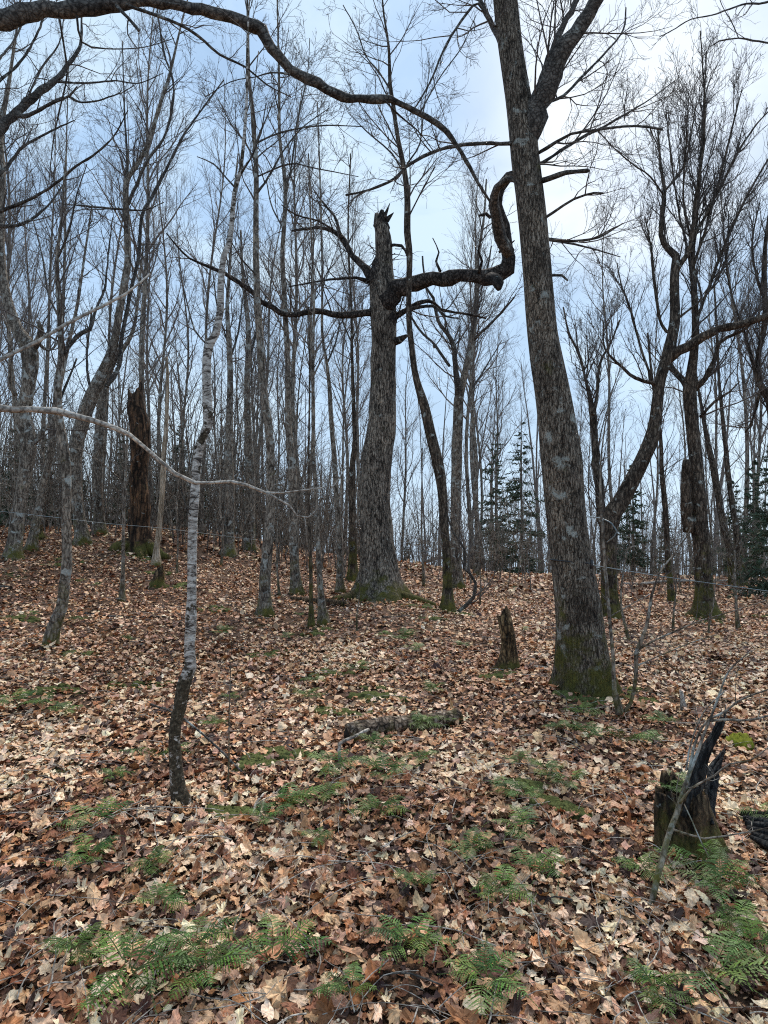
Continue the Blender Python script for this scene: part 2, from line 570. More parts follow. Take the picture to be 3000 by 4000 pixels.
def litter(mb, y0, y1, dens, size, temps, seed):
    r = np.random.default_rng(seed)
    area = (y1 - y0) * 2 * (0.75 * y1 + 1)
    n = int(area * dens)
    y = r.uniform(y0, y1, n)
    x = r.uniform(-.75 * y1 - 1, .75 * y1 + 1, n)
    keep = np.abs(x) < .75 * y + 1.0
    thin = vnoise(x + 40, y + 40, 0.9, 3) * .6 + vnoise(x + 40, y, 2.5, 4) * .4
    keep &= (thin > 0.27) | (r.random(n) < (.6 if size > .04 else 1))
    for (gx, gy, gr) in (GREEN_SPOTS if size > .04 else []):
        keep &= (np.hypot(x - gx, y - gy) > gr * r.uniform(.3, 1.1, n))
    x, y = x[keep], y[keep]
    n = len(x)
    s = size * np.clip(r.lognormal(0, .32, n), .4, 1.9)
    yaw = r.uniform(0, 6.283, n)
    tilt = np.abs(r.normal(0, .30, n)).clip(0, 1.2)
    tdir = r.uniform(0, 6.283, n)
    z = H(x, y) + r.uniform(0.003, .04, n) * np.minimum(1, s / .09) + s * 0.25 * np.sin(tilt)
    # pale patches and russet patches
    pn = vnoise(x + 9, y + 50, 0.7, 11) * .5 + vnoise(x + 9, y + 50, 2.1, 12) * .5
    cum = np.cumsum(PW / PW.sum())
    u = r.random(n)
    ci = np.searchsorted(cum, u).clip(0, len(PAL) - 1)
    bias = r.random(n)
    ci = np.where((pn > .62) & (bias < .45), r.choice([0, 1, 10, 2], n), ci)
    ci = np.where((pn < .36) & (bias < .38), r.choice([5, 6, 7, 8], n), ci)
    for (c, rad) in PALE_SPOTS:
        near = np.hypot(x - c[0], (y - c[1]) * .7) < rad * r.uniform(.3, 1.1, n)
        ci = np.where(near & (r.random(n) < .6), r.choice([0, 10, 10, 1], n), ci)
    col = PAL[ci] * r.uniform(.78, 1.22, (n, 1)) * r.uniform(.94, 1.06, (n, 3))
    which = r.integers(0, len(temps), n)
    for k, (tv, tf) in enumerate(temps):
        idx = np.where(which == k)[0]
        m = len(idx)
        if m == 0:
            continue
        cy, sy = np.cos(yaw[idx]), np.sin(yaw[idx])
        v = tv[None] * s[idx][:, None, None]
        flip = np.where(r.random(m) < .5, -1, 1)[:, None]
        vx = v[..., 0] * cy[:, None] - v[..., 1] * sy[:, None]
        vy = v[..., 0] * sy[:, None] + v[..., 1] * cy[:, None]
        vz = v[..., 2] * flip
        # tilt about a horizontal axis
        sq = r.uniform(.55, 1.0, m)[:, None]
        vx = vx * sq
        ax, ay = np.cos(tdir[idx])[:, None], np.sin(tdir[idx])[:, None]
        along = vx * ax + vy * ay
        across = -vx * ay + vy * ax
        ctl, stl = np.cos(tilt[idx])[:, None], np.sin(tilt[idx])[:, None]
        al2 = along * ctl - vz * stl
        vz = along * stl + vz * ctl
        vx = al2 * ax - across * ay
        vy = al2 * ay + across * ax
        vv = np.stack([vx + x[idx][:, None], vy + y[idx][:, None], vz + z[idx][:, None]], -1).reshape(-1, 3)
        ff = (tf[None] + (np.arange(m) * len(tv))[:, None, None]).reshape(-1, 3)
        cc = np.repeat(col[idx], len(tv), 0)
        mb.raw(vv, [(3, ff)], cc)

# ------------------------------------------------------------------ branch growth (batched)
def grow(P0, D, Ln, R0, nseg, wander, up, r, taper=.8):
    m = len(P0)
    pts = np.zeros((m, nseg + 1, 3))
    pts[:, 0] = P0
    d = norm(D)
    for k in range(nseg):
        d = norm(d + wander * r.standard_normal((m, 3)) + np.array([0, 0, up]))
        pts[:, k + 1] = pts[:, k] + d * (Ln / nseg)[:, None]
    t = np.linspace(0, 1, nseg + 1)
    rad = R0[:, None] * (1 - taper * t[None])
    return pts, rad

def kids(pts, rad, Ln, k, r, tmin=.2, tmax=1.0, ang=(.5, .95), lf=.55, rf=.6, rmin=.0015):
    m, n, _ = pts.shape
    t = r.uniform(tmin, tmax, (m, k))
    u = t * (n - 1)
    i0 = np.minimum(u.astype(int), n - 2)
    f = (u - i0)[..., None]
    ar = np.arange(m)[:, None]
    a, b = pts[ar, i0], pts[ar, i0 + 1]
    pos = a * (1 - f) + b * f
    T = norm(b - a)
    rr = rad[ar, i0]
    rnd = norm(r.standard_normal((m, k, 3)))
    perp = norm(np.cross(T, rnd))
    A = r.uniform(*ang, (m, k))[..., None]
    D = T * np.cos(A) + perp * np.sin(A)
    L2 = Ln[:, None] * lf * (1.15 - .6 * t) * r.uniform(.55, 1.35, (m, k))
    R2 = np.maximum(np.minimum(rr * rf, L2 * .012 + .001), rmin)
    return pos.reshape(-1, 3), D.reshape(-1, 3), L2.ravel(), R2.ravel()

def resample(p, step):
    """Catmull-Rom through rows (any number of columns)"""
    p = np.asarray(p, float)
    if len(p) < 2:
        return p
    q = np.vstack([2 * p[0] - p[1], p, 2 * p[-1] - p[-2]])
    out = []
    for k in range(1, len(q) - 2):
        n = max(1, int(round(np.linalg.norm(q[k + 1, :3] - q[k, :3]) / step)))
        for s in range(n):
            t = s / n
            t2, t3 = t * t, t * t * t
            out.append(.5 * ((2 * q[k]) + (-q[k - 1] + q[k + 1]) * t + (2 * q[k - 1] - 5 * q[k] + 4 * q[k + 1] - q[k + 2]) * t2 + (-q[k - 1] + 3 * q[k] - 3 * q[k + 1] + q[k + 2]) * t3))
    out.append(q[-2])
    return np.array(out)

def path(tr, d, dd=0.0, step=.12, base=None, jit=0.0, r=None):
    """trace [(px,py,w)] at depth d, drifting by dd metres in depth along it -> pts, radii"""
    tr = np.array(tr, float)
    s = np.concatenate([[0], np.cumsum(np.hypot(np.diff(tr[:, 0]), np.diff(tr[:, 1])))])
    s /= s[-1]
    rows = []
    for k, (px, py, ww) in enumerate(tr):
        dk = d + dd * s[k]
        p = P(px, py, dk)
        rows.append((*p, ww * .5 * dk / F))
    if base is not None:
        rows.insert(0, (rows[0][0], rows[0][1], h(rows[0][0], rows[0][1]) - .15, rows[0][3] * 1.05))
    q = resample(rows, step)
    pts, rad = q[:, :3], np.maximum(q[:, 3], .0015)
    if jit and r is not None:
        pts[1:] += r.standard_normal((len(pts) - 1, 3)) * (jit * rad[1:, None])
    return pts, rad

def wobble(amp, flare=0.0, fh=.35, lobes=5, z0=0.0, seed=0):
    r = np.random.default_rng(seed)
    ph = r.uniform(0, 6.28, 8)
    def f(rr, pts, th):
        z = pts[..., 2][..., None]
        t = th[None, None]
        k = 1 + amp * (np.sin(2 * t + 1.7 * z + ph[0]) + .8 * np.sin(3 * t - 3.1 * z + ph[1]) + .6 * np.sin(7 * t + 5 * z + ph[2]) + .5 * np.sin(t + 7.3 * z + ph[3]) + .45 * np.sin(11 * t - 9 * z + ph[6]))
        if flare:
            hgt = np.maximum(z - z0, 0)
            k = k + flare * np.exp(-hgt / fh) * (.55 + .6 * np.maximum(0, np.sin(lobes * t + ph[4])) + .35 * np.sin(2 * t + ph[5]))
        return rr * k
    return f

def limb_kids(limbs, per_m, ln, r, tmin=.25, ang=(.5, 1.1), up=.35, rf=.55, rmin=.002):
    """branch starts spread along traced limbs"""
    Ps, Ds, Ls, Rs = [], [], [], []
    for pts, rad in limbs:
        seg = np.linalg.norm(np.diff(pts, axis=0), axis=1)
        s = np.concatenate([[0], np.cumsum(seg)])
        tot = s[-1]
        n = max(1, int(round(tot * (1 - tmin) * per_m)))
        for u in r.uniform(tmin * tot, tot, n):
            k = min(np.searchsorted(s, u) - 1, len(pts) - 2)
            k = max(k, 0)
            T = norm(pts[k + 1] - pts[k])
            perp = norm(np.cross(T, r.standard_normal(3)))
            A = r.uniform(*ang)
            d = T * math.cos(A) + perp * math.sin(A)
            d[2] += up * r.random()
            Ps.append(pts[k])
            Ds.append(d)
            Ls.append(ln * r.uniform(.45, 1.3) * (1.1 - .5 * u / tot))
            Rs.append(max(min(rad[k] * rf, ln * .011), rmin))
    return np.array(Ps), np.array(Ds), np.array(Ls), np.array(Rs)

def crown_from(limbs, r, per_m=2.5, ln=1.2, k1=5, k2=4, up=.1, tmin=.25, rmin=.0022, ang=(.5, 1.1), k3=0):
    mb = MB()
    P0, D, Ln, R = limb_kids(limbs, per_m, ln, r, tmin, ang)
    p, rd = grow(P0, D, Ln, R, 6, .16, up, r)
    mb.tubes(p, np.maximum(rd, rmin * .8), 4)
    if k1:
        a = kids(p, rd, Ln, k1, r, .15, 1, (.4, .95), .55, .6, rmin)
        p2, r2 = grow(*a, 4, .18, up, r)
        mb.tubes(p2, np.maximum(r2, rmin * .7), 3)
        if k2:
            b = kids(p2, r2, a[2], k2, r, .2, 1, (.4, .95), .5, .6, rmin * .8)
            p3, r3 = grow(*b, 3, .2, up, r)
            mb.tubes(p3, np.maximum(r3, rmin * .6), 3)
            if k3:
                c = kids(p3, r3, b[2], k3, r, .3, 1, (.4, .9), .5, .6, rmin * .7)
                p4, r4 = grow(*c, 2, .2, up, r)
                mb.tubes(p4, np.maximum(r4, rmin * .55), 3)
    return mb

# ------------------------------------------------------------------ hero trees
HEROES = []       # (px at base, base x, base y, short name) for labels of the far trees
def hero(name, label, cat, trunk, limbs, mtrunk, mlimb=None, sides=14, wob=.05, flare=.75, fh=.17, lobes=5, seed=1,
         per_m=2.5, ln=1.0, k1=5, k2=4, up=.08, twig=True, short=None, dd=0.0, group='bare trees standing up the slope', ttmin=.5, rmin=.0026,
         depth=None, tint=None, extend=2.5, crown_limbs=None, k3=0, mtwig=None, lrange=None, cap=False, ang=(.5, 1.1)):
    r = np.random.default_rng(seed)
    if name == 'sugar_maple':
        ty_, tx_ = [q[1] for q in trunk][::-1], [q[0] for q in trunk][::-1]
        trunk = [(q[0], q[1], q[2] * .88) for q in trunk]
        nl = []
        for lb in limbs:          # root every limb well inside the trunk
            x0, y0, w0 = lb[0][0]
            cx_ = float(np.interp(y0, ty_, tx_))
            if abs(cx_ - x0) < 100:
                nl.append(([(x0 + .55 * (cx_ - x0), y0 + 4, w0)] + list(lb[0]),) + tuple(lb[1:]))
            else:
                nl.append(lb)
        limbs = nl
    if depth is None:
        b = G(trunk[0][0], trunk[0][1])
        d = b[1]
    else:
        d = depth
        q = P(trunk[0][0], trunk[0][1], d)
        b = np.array((q[0], d, h(q[0], d)))
    if extend and trunk[-1][1] < 60:
        (x1, y1, w1), (x2, y2, w2) = trunk[-2], trunk[-1]
        k = (extend * F / d) / max(1, math.hypot(x2 - x1, y2 - y1))
        trunk = trunk + [(x2 + (x2 - x1) * k, y2 + (y2 - y1) * k, max(3, w2 * .35))]
    e = thing(name, label, cat, b, group)
    p, rad = path(trunk, d, dd, .10 if d < 10 else .16, base=True)
    mb = MB()
    tt = (1, 1, 1)
    if tint is not None:
        tt = tint(p, d)
    mb.tubes(p, rad, sides, wobble(wob, flare, fh, lobes, b[2], seed), cap=cap, tint=tt)
    mb.build('trunk', mtrunk, e, b, use_tint=tint is not None)
    lp = []
    for lb in limbs:
        tr, ldd = lb[0], lb[1]
        d0 = d + (lb[2] if len(lb) > 2 else 0)
        pl, rl = path(tr, d0, ldd, .10 if d < 10 else .15, jit=.13, r=r)
        rl = rl * (1 + .07 * r.standard_normal(len(rl)))
        lp.append((pl, rl))
        m2 = MB()
        m2.tubes(pl, rl, 10 if rl[0] > .03 else 6, wobble(wob * 1.4, seed=seed + len(lp)), cap=True)
        m2.build('limb', mlimb or M['limb'], e, b)
    if twig:
        src = [(p[int(len(p) * ttmin):], rad[int(len(p) * ttmin):])] + (lp if crown_limbs is None else [lp[q] for q in crown_limbs])
        cb = crown_from(src, r, per_m, ln, k1, k2, up, .02, rmin, ang, k3)
        cb.build('crown', mtwig or M['twig'], e, b)
    if short:
        HEROES.append((trunk[0][0], b[0], b[1], short))
    return e, b, d

def ov(lst):
    return [(a * 3000 / 1659, b * 3000 / 1659, c * 3000 / 1659) for a, b, c in lst]

# A. big maple right of centre
hero('sugar_maple', 'massive rough barked maple with black tubing tied round it and moss at its foot', 'tree',
     [(2285, 2700, 238), (2272, 2560, 218), (2261, 2403, 203), (2240, 2250, 188), (2224, 2101, 174), (2205, 1950, 172), (2193, 1800, 174), (2169, 1603, 157), (2140, 1440, 144),
      (2120, 1301, 133), (2106, 1150, 130), (2095, 1000, 130), (2072, 800, 128), (2051, 603, 126), (2035, 450, 120), (2012, 300, 108), (1990, 150, 106), (1973, 0, 106), (1960, -150, 100)],
     [([(2068, 560, 60), (2092, 460, 88), (2125, 360, 90), (2158, 285, 84), (2195, 215, 76), (2245, 130, 62), (2300, 50, 56), (2340, -20, 50), (2400, -160, 40)], -.5),
      ([(2085, 400, 24), (2120, 310, 32), (2165, 180, 30), (2205, 90, 26), (2245, 20, 24), (2290, -80, 20)], .5),
      (ov([(1180, 222, 7), (1216, 208, 6), (1256, 167, 6), (1302, 120, 5), (1346, 66, 4), (1352, 17, 3)]), .8),
      (ov([(1165, 330, 9), (1200, 308, 8), (1233, 290, 7), (1289, 281, 6), (1373, 272, 5.5), (1431, 281, 5)]), -.6),
      (ov([(1170, 352, 8), (1239, 307, 7), (1306, 273, 6), (1363, 240, 4), (1406, 213, 3), (1459, 173, 2)]), .6),
      (ov([(1175, 390, 13), (1223, 372, 12), (1245, 370, 9), (1269, 368, 10)]), -.5),
      (ov([(1178, 470, 7), (1239, 430, 6), (1283, 417, 5), (1303, 417, 3)]), -.3),
      (ov([(1180, 515, 7), (1239, 520, 6), (1293, 513, 5), (1346, 482, 3)]), .3),
      (ov([(1185, 518, 6), (1240, 527, 5), (1280, 537, 4), (1340, 555, 2.5)]), .9),
      ([(1990, 561, 16), (1874, 561, 15), (1778, 570, 14), (1687, 597, 13), (1585, 651, 13), (1542, 699, 12), (1446, 741, 10), (1350, 762, 8)], -.6),
      ([(1975, 200, 28), (1925, 110, 22), (1875, 0, 18), (1850, -90, 12)], .3),
      ([(1920, 100, 9), (1868, 12, 10), (1783, 108, 10), (1729, 204, 9), (1693, 295, 8), (1651, 374, 7), (1603, 446, 5)], -.4),
      ([(2060, 720, 22), (1985, 700, 30), (1942, 735, 36), (1925, 796, 40), (1935, 844, 44), (1960, 930, 52), (1985, 990, 50)], .8),
      ([(2135, 1078, 13), (2195, 1075, 10), (2218, 1095, 8)], -.2)],
     M['maple'], M['limb'], sides=40, wob=.024, flare=.34, fh=.24, lobes=5, seed=11, per_m=5, ln=.9, k1=6, k2=6, up=.06,
     crown_limbs=[0, 1, 2, 3, 4, 6, 7, 8, 9, 10, 11], ttmin=.86, short='the massive maple', group='', rmin=.002)

# M. old broken-topped maple
eM, bM, dM = hero('old_maple', 'old thick maple with a broken top and long crooked horizontal limbs', 'tree',
     [(1486, 2335, 178), (1481, 2222, 146), (1466, 2041, 130), (1466, 1900, 120), (1473, 1784, 114), (1487, 1690, 108), (1494, 1603, 103), (1497, 1480, 99), (1499, 1362, 100), (1497, 1250, 104),
      (1494, 1120, 100), (1498, 1050, 76), (1500, 1000, 66), (1498, 950, 62), (1492, 900, 54), (1478, 865, 38), (1470, 833, 14)],
     [([(1490, 1215, 90), (1535, 1150, 92), (1575, 1118, 74), (1633, 1104, 68), (1690, 1086, 56), (1760, 1088, 62), (1800, 1076, 52), (1844, 1078, 58), (1900, 1088, 70), (1945, 1074, 76), (1982, 1040, 66), (1986, 975, 52), (1974, 925, 54), (1972, 880, 42), (1950, 838, 46), (1944, 796, 40), (1955, 735, 36), (1988, 690, 34), (2045, 665, 26)], -1.5),
      ([(1915, 1085, 50), (1945, 1105, 40), (1950, 1130, 22)], -.3, -1.2),
      ([(1480, 1215, 34), (1434, 1223, 31), (1332, 1232, 26), (1229, 1214, 24), (1121, 1232, 24), (1072, 1205, 22), (1018, 1175, 20), (989, 1145, 20), (904, 1084, 18), (844, 1054, 15), (784, 1030, 12), (740, 1010, 9), (690, 960, 7), (650, 910, 5)], -1.2),
      ([(1478, 1120, 50), (1446, 1078, 42), (1416, 1036, 28), (1380, 1000, 22), (1356, 964, 24), (1325, 916, 20), (1271, 892, 14), (1211, 892, 11), (1139, 901, 8)], .8),
      ([(1335, 930, 14), (1325, 900, 13), (1307, 844, 10), (1265, 796, 8), (1225, 740, 5)], .6),
      ([(1301, 898, 11), (1241, 862, 9), (1157, 840, 6), (1100, 800, 4)], -.8),
      ([(1530, 1250, 40), (1567, 1223, 24), (1645, 1181, 18), (1693, 1181, 13), (1723, 1211, 11), (1832, 1229, 9), (1898, 1244, 7)], 1),
      ([(1540, 1240, 24), (1600, 1210, 16), (1690, 1195, 12), (1740, 1235, 8), (1790, 1243, 5)], -1),
      ([(1520, 1345, 34), (1560, 1325, 28), (1590, 1312, 14)], -.3),
      ([(1440, 1100, 14), (1390, 1085, 12), (1260, 1096, 8), (1130, 1120, 5)], -.8),
      ([(1915, 850, 14), (1900, 835, 12), (1872, 842, 8)], -.2, -1.2),
      ([(1950, 985, 12), (1985, 960, 10), (2010, 940, 6)], -.2, -1.3),
      ([(1870, 1070, 14), (1885, 1020, 10), (1868, 980, 7), (1880, 930, 4)], -.3, -1.2),
      ([(1720, 1060, 12), (1705, 1020, 9), (1715, 985, 6), (1690, 930, 4)], .3, -.7),
      ([(1505, 962, 15), (1570, 960, 12), (1590, 1000, 6)], -.3)],
     M['old'], M['knob'], sides=36, wob=.04, flare=.62, fh=.30, lobes=4, seed=5, per_m=2.6, ln=1.3, k1=5, k2=5, up=.10, crown_limbs=[2, 3, 4, 5, 6, 7, 9], ttmin=.97,
     short='the old broken maple', group='', extend=0, rmin=.0032, cap=True)
# its surface roots
for tr, dd in (([(1540, 2310, 60), (1590, 2335, 46), (1640, 2350, 34), (1695, 2345, 20), (1720, 2340, 10)], -.8), ([(1440, 2320, 60), (1395, 2335, 50), (1350, 2352, 40), (1300, 2362, 22)], -.7)):
    p, rd = path(tr, dM, dd, .1, jit=.1, r=rng)
    p[:, 2] = np.array([h(a[0], a[1]) for a in p]) + rd * .25
    m = MB()
    m.tubes(p, rd, 10, wobble(.08, seed=3), cap=True)
    m.build('root', M['stump'], eM, bM)
r = np.random.default_rng(78)
m = MB()
for q in range(46):
    kx, ky, kw = r.uniform(1464, 1528), r.uniform(900, 1300), r.uniform(30, 54)
    if ky < 1040: kx = 1497 + (kx - 1497) * .45; kw *= .6
    a0, b0 = P(kx, ky, dM - .1 + .2 * r.random()), P(kx + r.uniform(-12, 12), ky - r.uniform(30, 90), dM - .15 + .2 * r.random())
    t = np.linspace(0, 1, 7)
    p = a0 * (1 - t[:, None]) + b0 * t[:, None]
    m.tubes(p, kw * .5 * dM / F * (np.sin(t * 2.6 + .4) ** .6 + .05), 12, wobble(.14, seed=q), cap=True)
for q in range(12):
    a0 = P(r.uniform(1468, 1520), r.uniform(860, 960), dM)
    b0 = a0 + np.array([r.uniform(-.16, .14), r.uniform(-.1, .1), r.uniform(.1, .38)])
    t = np.linspace(0, 1, 5)
    m.tubes(a0 * (1 - t[:, None]) + b0 * t[:, None], .05 * (1 - t) + .006, 8, wobble(.2, seed=q))
m.build('burls', M['knob'], eM, bM)
m = MB()          # bristle of short dead twigs
r = np.random.default_rng(77)
n = 90
hp = np.array([P(r.uniform(1450, 1545), r.uniform(960, 1330), dM) for _ in range(n)])
hd = norm(r.standard_normal((n, 3)) * np.array([1, .7, .5]))
a, b_ = grow(hp, hd, r.uniform(.25, .75, n), np.full(n, .009), 5, .3, 0, r)
m.tubes(a, b_, 4)
m.build('dead_twigs', M['limb'], eM, bM)

# B/C: trees just outside the frame whose limbs hang into it
def offtree(name, label, bx, by, height, rad, mt, limbs, short=None, crown=None, seed=3, lean=(0, 0), mlimb=None, sides=20, per_m=2.2, ln=.8, k1=4, k2=3, top=None, rmin=.0016, parts='limb'):
    r = np.random.default_rng(seed)
    b = np.array((bx, by, h(bx, by)))
    e = thing(name, label, 'tree', b, '')
    t = np.linspace(0, 1, 30)
    p = np.stack([bx + lean[0] * t + .06 * np.sin(5 * t), by + lean[1] * t + .05 * np.sin(4 * t + 1), b[2] - .1 + height * t], 1)
    m = MB()
    m.tubes(p, rad * (1 - .55 * t), sides, wobble(.03, .4, .3, 5, b[2], seed), cap=True)
    m.build('trunk', mt, e, b)
    lp = []
    for lb in limbs:
        tr, d, dd = lb
        pl, rl = path(tr, d, dd, .07, jit=.13, r=r)
        rl = rl * (1 + .10 * np.abs(np.sin(np.arange(len(rl)) * .83 + seed)) ** 6 + .05 * r.standard_normal(len(rl)))
        if tr[0][0] < 5 or tr[0][0] > 2995 or tr[0][1] < 0:   # carry the limb on to the trunk out of frame
            z = pl[0][2]
            kk = min(29, max(0, int((z - .2 - b[2]) / height * 29)))
            q = p[kk]
            if np.linalg.norm(q - pl[0]) < 6 and np.linalg.norm(q - pl[0]) > .1:
                ex = resample(np.vstack([np.r_[q, rl[0] * 1.25], np.r_[(q + pl[0]) / 2 + [0, 0, .03], rl[0] * 1.1], np.r_[pl[0], rl[0]]]), .08)[:-1]
                pl = np.vstack([ex[:, :3], pl])
                rl = np.concatenate([ex[:, 3], rl])
        lp.append((pl, rl))
        m = MB()
        m.tubes(pl, rl, 12 if rl[0] > .02 else 6, wobble(.05, seed=seed + len(lp)), cap=True)
        m.build(parts, mlimb or M['limb'], e, b)
    if crown:
        cb = crown_from([lp[q] for q in crown], r, per_m, ln, k1, k2, .03, .2, rmin)
        cb.build('crown', M['twig'] if mlimb is None else mlimb, e, b)
    return e

offtree('overhanging_maple', 'tree beside the frame whose long thick limb arches over the old broken maple', -3.9, 5.0, 9, .24, M['dark'],
        [([(-20, 72, 80), (90, 52, 66), (181, 42, 60), (362, 28, 60), (458, 12, 54), (545, 2, 44), (633, 8, 42), (784, 36, 42), (904, 66, 42), (1000, 105, 50), (1020, 118, 46), (1060, 187, 40), (1139, 271, 38), (1241, 325, 36),
           (1338, 377, 34), (1400, 386, 30), (1452, 389, 32), (1524, 386, 28), (1591, 416, 20), (1669, 458, 23), (1741, 512, 21), (1784, 567, 16), (1820, 627, 15), (1868, 717, 12), (1916, 790, 8)], 4.6, .9),
         ([(455, 22, 16), (500, 70, 13), (542, 118, 12)], 4.7, -.1),
         ([(490, 18, 14), (687, 90, 12), (771, 138, 11), (856, 211, 10), (964, 265, 8), (1040, 330, 6), (1140, 380, 4)], 4.7, .5),
         ([(300, 60, 9), (320, 165, 8), (410, 190, 6), (560, 185, 4), (680, 150, 3)], 4.6, .4),
         ([(232, 70, 9), (250, 180, 8), (262, 290, 7), (235, 420, 6), (210, 540, 5), (190, 720, 3)], 4.6, .5),
         ([(1130, 290, 8), (1060, 283, 7), (1000, 300, 5), (900, 320, 4), (800, 380, 3)], 4.9, .4),
         ([(1640, 440, 6), (1720, 300, 5), (1800, 190, 4), (1860, 60, 3)], 5.2, .4),
         ([(1500, 390, 8), (1560, 450, 7), (1640, 520, 5), (1700, 600, 3)], 5.2, .6),
         ([(700, 20, 7), (560, -10, 6)], 4.7, .3)],
        crown=[1, 2, 3, 4, 5, 6, 7], seed=21, per_m=3, ln=.5, k1=4, k2=3)

offtree('crooked_maple', 'pale grey tree at the upper left edge with limbs sweeping across the sky', -5.6, 9.5, 11, .16, M['grey'],
        [([(-30, 540, 44), (0, 500, 40), (60, 446, 33), (139, 374, 30), (211, 319, 24), (259, 265, 18), (313, 175, 12), (319, 60, 7), (330, -40, 4)], 8.6, .5),
         ([(60, 452, 16), (110, 450, 15), (199, 404, 11), (271, 374, 9), (301, 338, 5)], 8.7, -.4),
         ([(211, 319, 10), (338, 325, 8), (452, 316, 6), (542, 325, 5), (640, 285, 3)], 8.7, .5),
         ([(271, 378, 9), (313, 398, 8), (374, 395, 7), (422, 380, 6), (482, 359, 4), (530, 329, 3)], 8.6, -.3),
         ([(-20, 690, 16), (12, 669, 14), (66, 603, 11), (90, 573, 10), (199, 512, 7), (290, 470, 4)], 8.8, .5),
         ([(-20, 840, 14), (0, 826, 13), (120, 777, 11), (217, 717, 10), (301, 645, 9), (362, 609, 8), (446, 530, 6), (500, 430, 4)], 8.8, -.5),
         ([(-20, 880, 16), (24, 886, 14), (90, 874, 12), (139, 844, 10), (199, 790, 7), (260, 700, 4)], 8.8, .7),
         ([(-20, 330, 12), (80, 240, 10), (150, 120, 8), (190, 0, 6), (210, -80, 4)], 8.6, .5),
         ([(-20, 250, 10), (60, 150, 8), (110, 30, 6), (140, -60, 4)], 8.8, .9),
         ([(100, 400, 9), (160, 270, 8), (230, 170, 6), (250, 60, 4)], 8.6, .8)],
        crown=list(range(10)), seed=22, per_m=3.5, ln=.9, k1=5, k2=5, lean=(.1, -.3), rmin=.0026)

offtree('dead_sapling', 'dead sapling whose bare pale branches cross in front of the white birch', -2.25, 2.9, 4.4, .035, M['pale_dead'],
        [([(-30, 1588, 30), (0, 1594, 26), (120, 1600, 24), (214, 1604, 26), (300, 1625, 21), (404, 1655, 20), (508, 1700, 18), (560, 1745, 18), (615, 1790, 17), (680, 1848, 16), (760, 1885, 16), (820, 1885, 13), (900, 1882, 13), (964, 1895, 13), (1038, 1925, 12), (1100, 1925, 7), (1180, 1915, 6), (1266, 1905, 5)], 3.0, .35),
         ([(1040, 1925, 9), (1090, 1950, 8), (1130, 1975, 8), (1160, 2015, 7), (1205, 2020, 7), (1245, 1985, 6), (1270, 1935, 5), (1310, 1890, 4), (1355, 1820, 3)], 3.28, .1),
         ([(-30, 1420, 17), (0, 1405, 15), (150, 1330, 14), (260, 1265, 13), (400, 1195, 12), (490, 1150, 10), (545, 1105, 8), (585, 1070, 6)], 2.9, .3),
         ([(1190, 2020, 4), (1195, 2060, 4), (1200, 2130, 3)], 3.32, 0)],
        seed=23, lean=(-.2, 0), mlimb=M['pale_dead'], sides=10, parts='branch')

offtree('edge_tree', 'dark tree beyond the frame edge reaching thin forked twigs toward the bright patch of sky', 4.1, 6.4, 8, .12, M['dark'],
        [([(3020, 0, 11), (2965, 15, 9), (2916, 15, 8), (2850, 35, 7), (2780, 60, 6), (2700, 75, 5), (2640, 110, 5), (2575, 145, 3)], 6.2, -.2),
         ([(3020, 170, 8), (2940, 158, 7), (2885, 149, 6), (2810, 160, 5), (2770, 185, 3)], 6.2, .3),
         ([(2885, 149, 4), (2860, 90, 4), (2820, 20, 3), (2800, -50, 3)], 6.2, .2)],
        crown=[0, 1], seed=24, per_m=4, ln=.45, k1=3, k2=3)

# far left crooked tree
hero('crooked_maple', 'grey crooked tree with a kinked swollen trunk, leftmost on the slope', 'tree',
     [(52, 2182, 62), (75, 1980, 46), (98, 1850, 48), (108, 1780, 56), (112, 1720, 60), (88, 1620, 64), (108, 1520, 52), (118, 1420, 62), (110, 1350, 64), (72, 1295, 46), (42, 1220, 38), (15, 1120, 36), (3, 1000, 34), (0, 850, 32), (8, 700, 28), (0, 520, 24), (30, 350, 16), (60, 150, 10), (80, 0, 7)],
     [([(115, 1370, 34), (145, 1340, 28), (160, 1290, 24), (150, 1255, 12)], -.2), ([(62, 1545, 18), (40, 1510, 15), (40, 1400, 12), (45, 1330, 9), (10, 1230, 6)], -.4),
      ([(130, 1740, 22), (170, 1680, 18), (205, 1640, 14), (220, 1560, 10)], .3), ([(150, 1340, 12), (190, 1370, 10), (230, 1330, 7), (280, 1250, 5)], .4)],
     M['grey'], M['grey'], seed=31, per_m=2.4, ln=1.5, short='the crooked grey tree', k1=5, k2=5, ttmin=.42, rmin=.0034)
# D. mossy footed tree
hero('leaning_maple', 'dark stem with a thick mossy base leaning right, left of the white birch', 'tree',
     [(199, 2525, 60), (212, 2450, 52), (241, 2373, 44), (252, 2280, 40), (262, 2192, 38), (258, 2041, 34), (262, 1900, 32), (255, 1780, 36), (232, 1650, 34), (224, 1540, 32), (238, 1400, 26), (236, 1280, 22), (228, 1150, 18), (224, 1000, 14), (242, 850, 10), (250, 700, 7), (262, 560, 5)],
     [([(240, 1390, 20), (270, 1350, 18), (295, 1313, 22), (350, 1283, 18), (374, 1211, 12), (410, 1120, 10), (422, 1000, 8), (440, 850, 5)], .5),
      ([(235, 1250, 10), (190, 1150, 8), (165, 1000, 6), (130, 860, 4)], .6), ([(226, 1010, 8), (270, 900, 7), (300, 760, 5), (340, 640, 4)], -.4)],
     M['grey'], seed=32, per_m=2.6, ln=1.1, short='the mossy leaning stem', k1=5, k2=5, ttmin=.5, flare=.25, rmin=.0028)
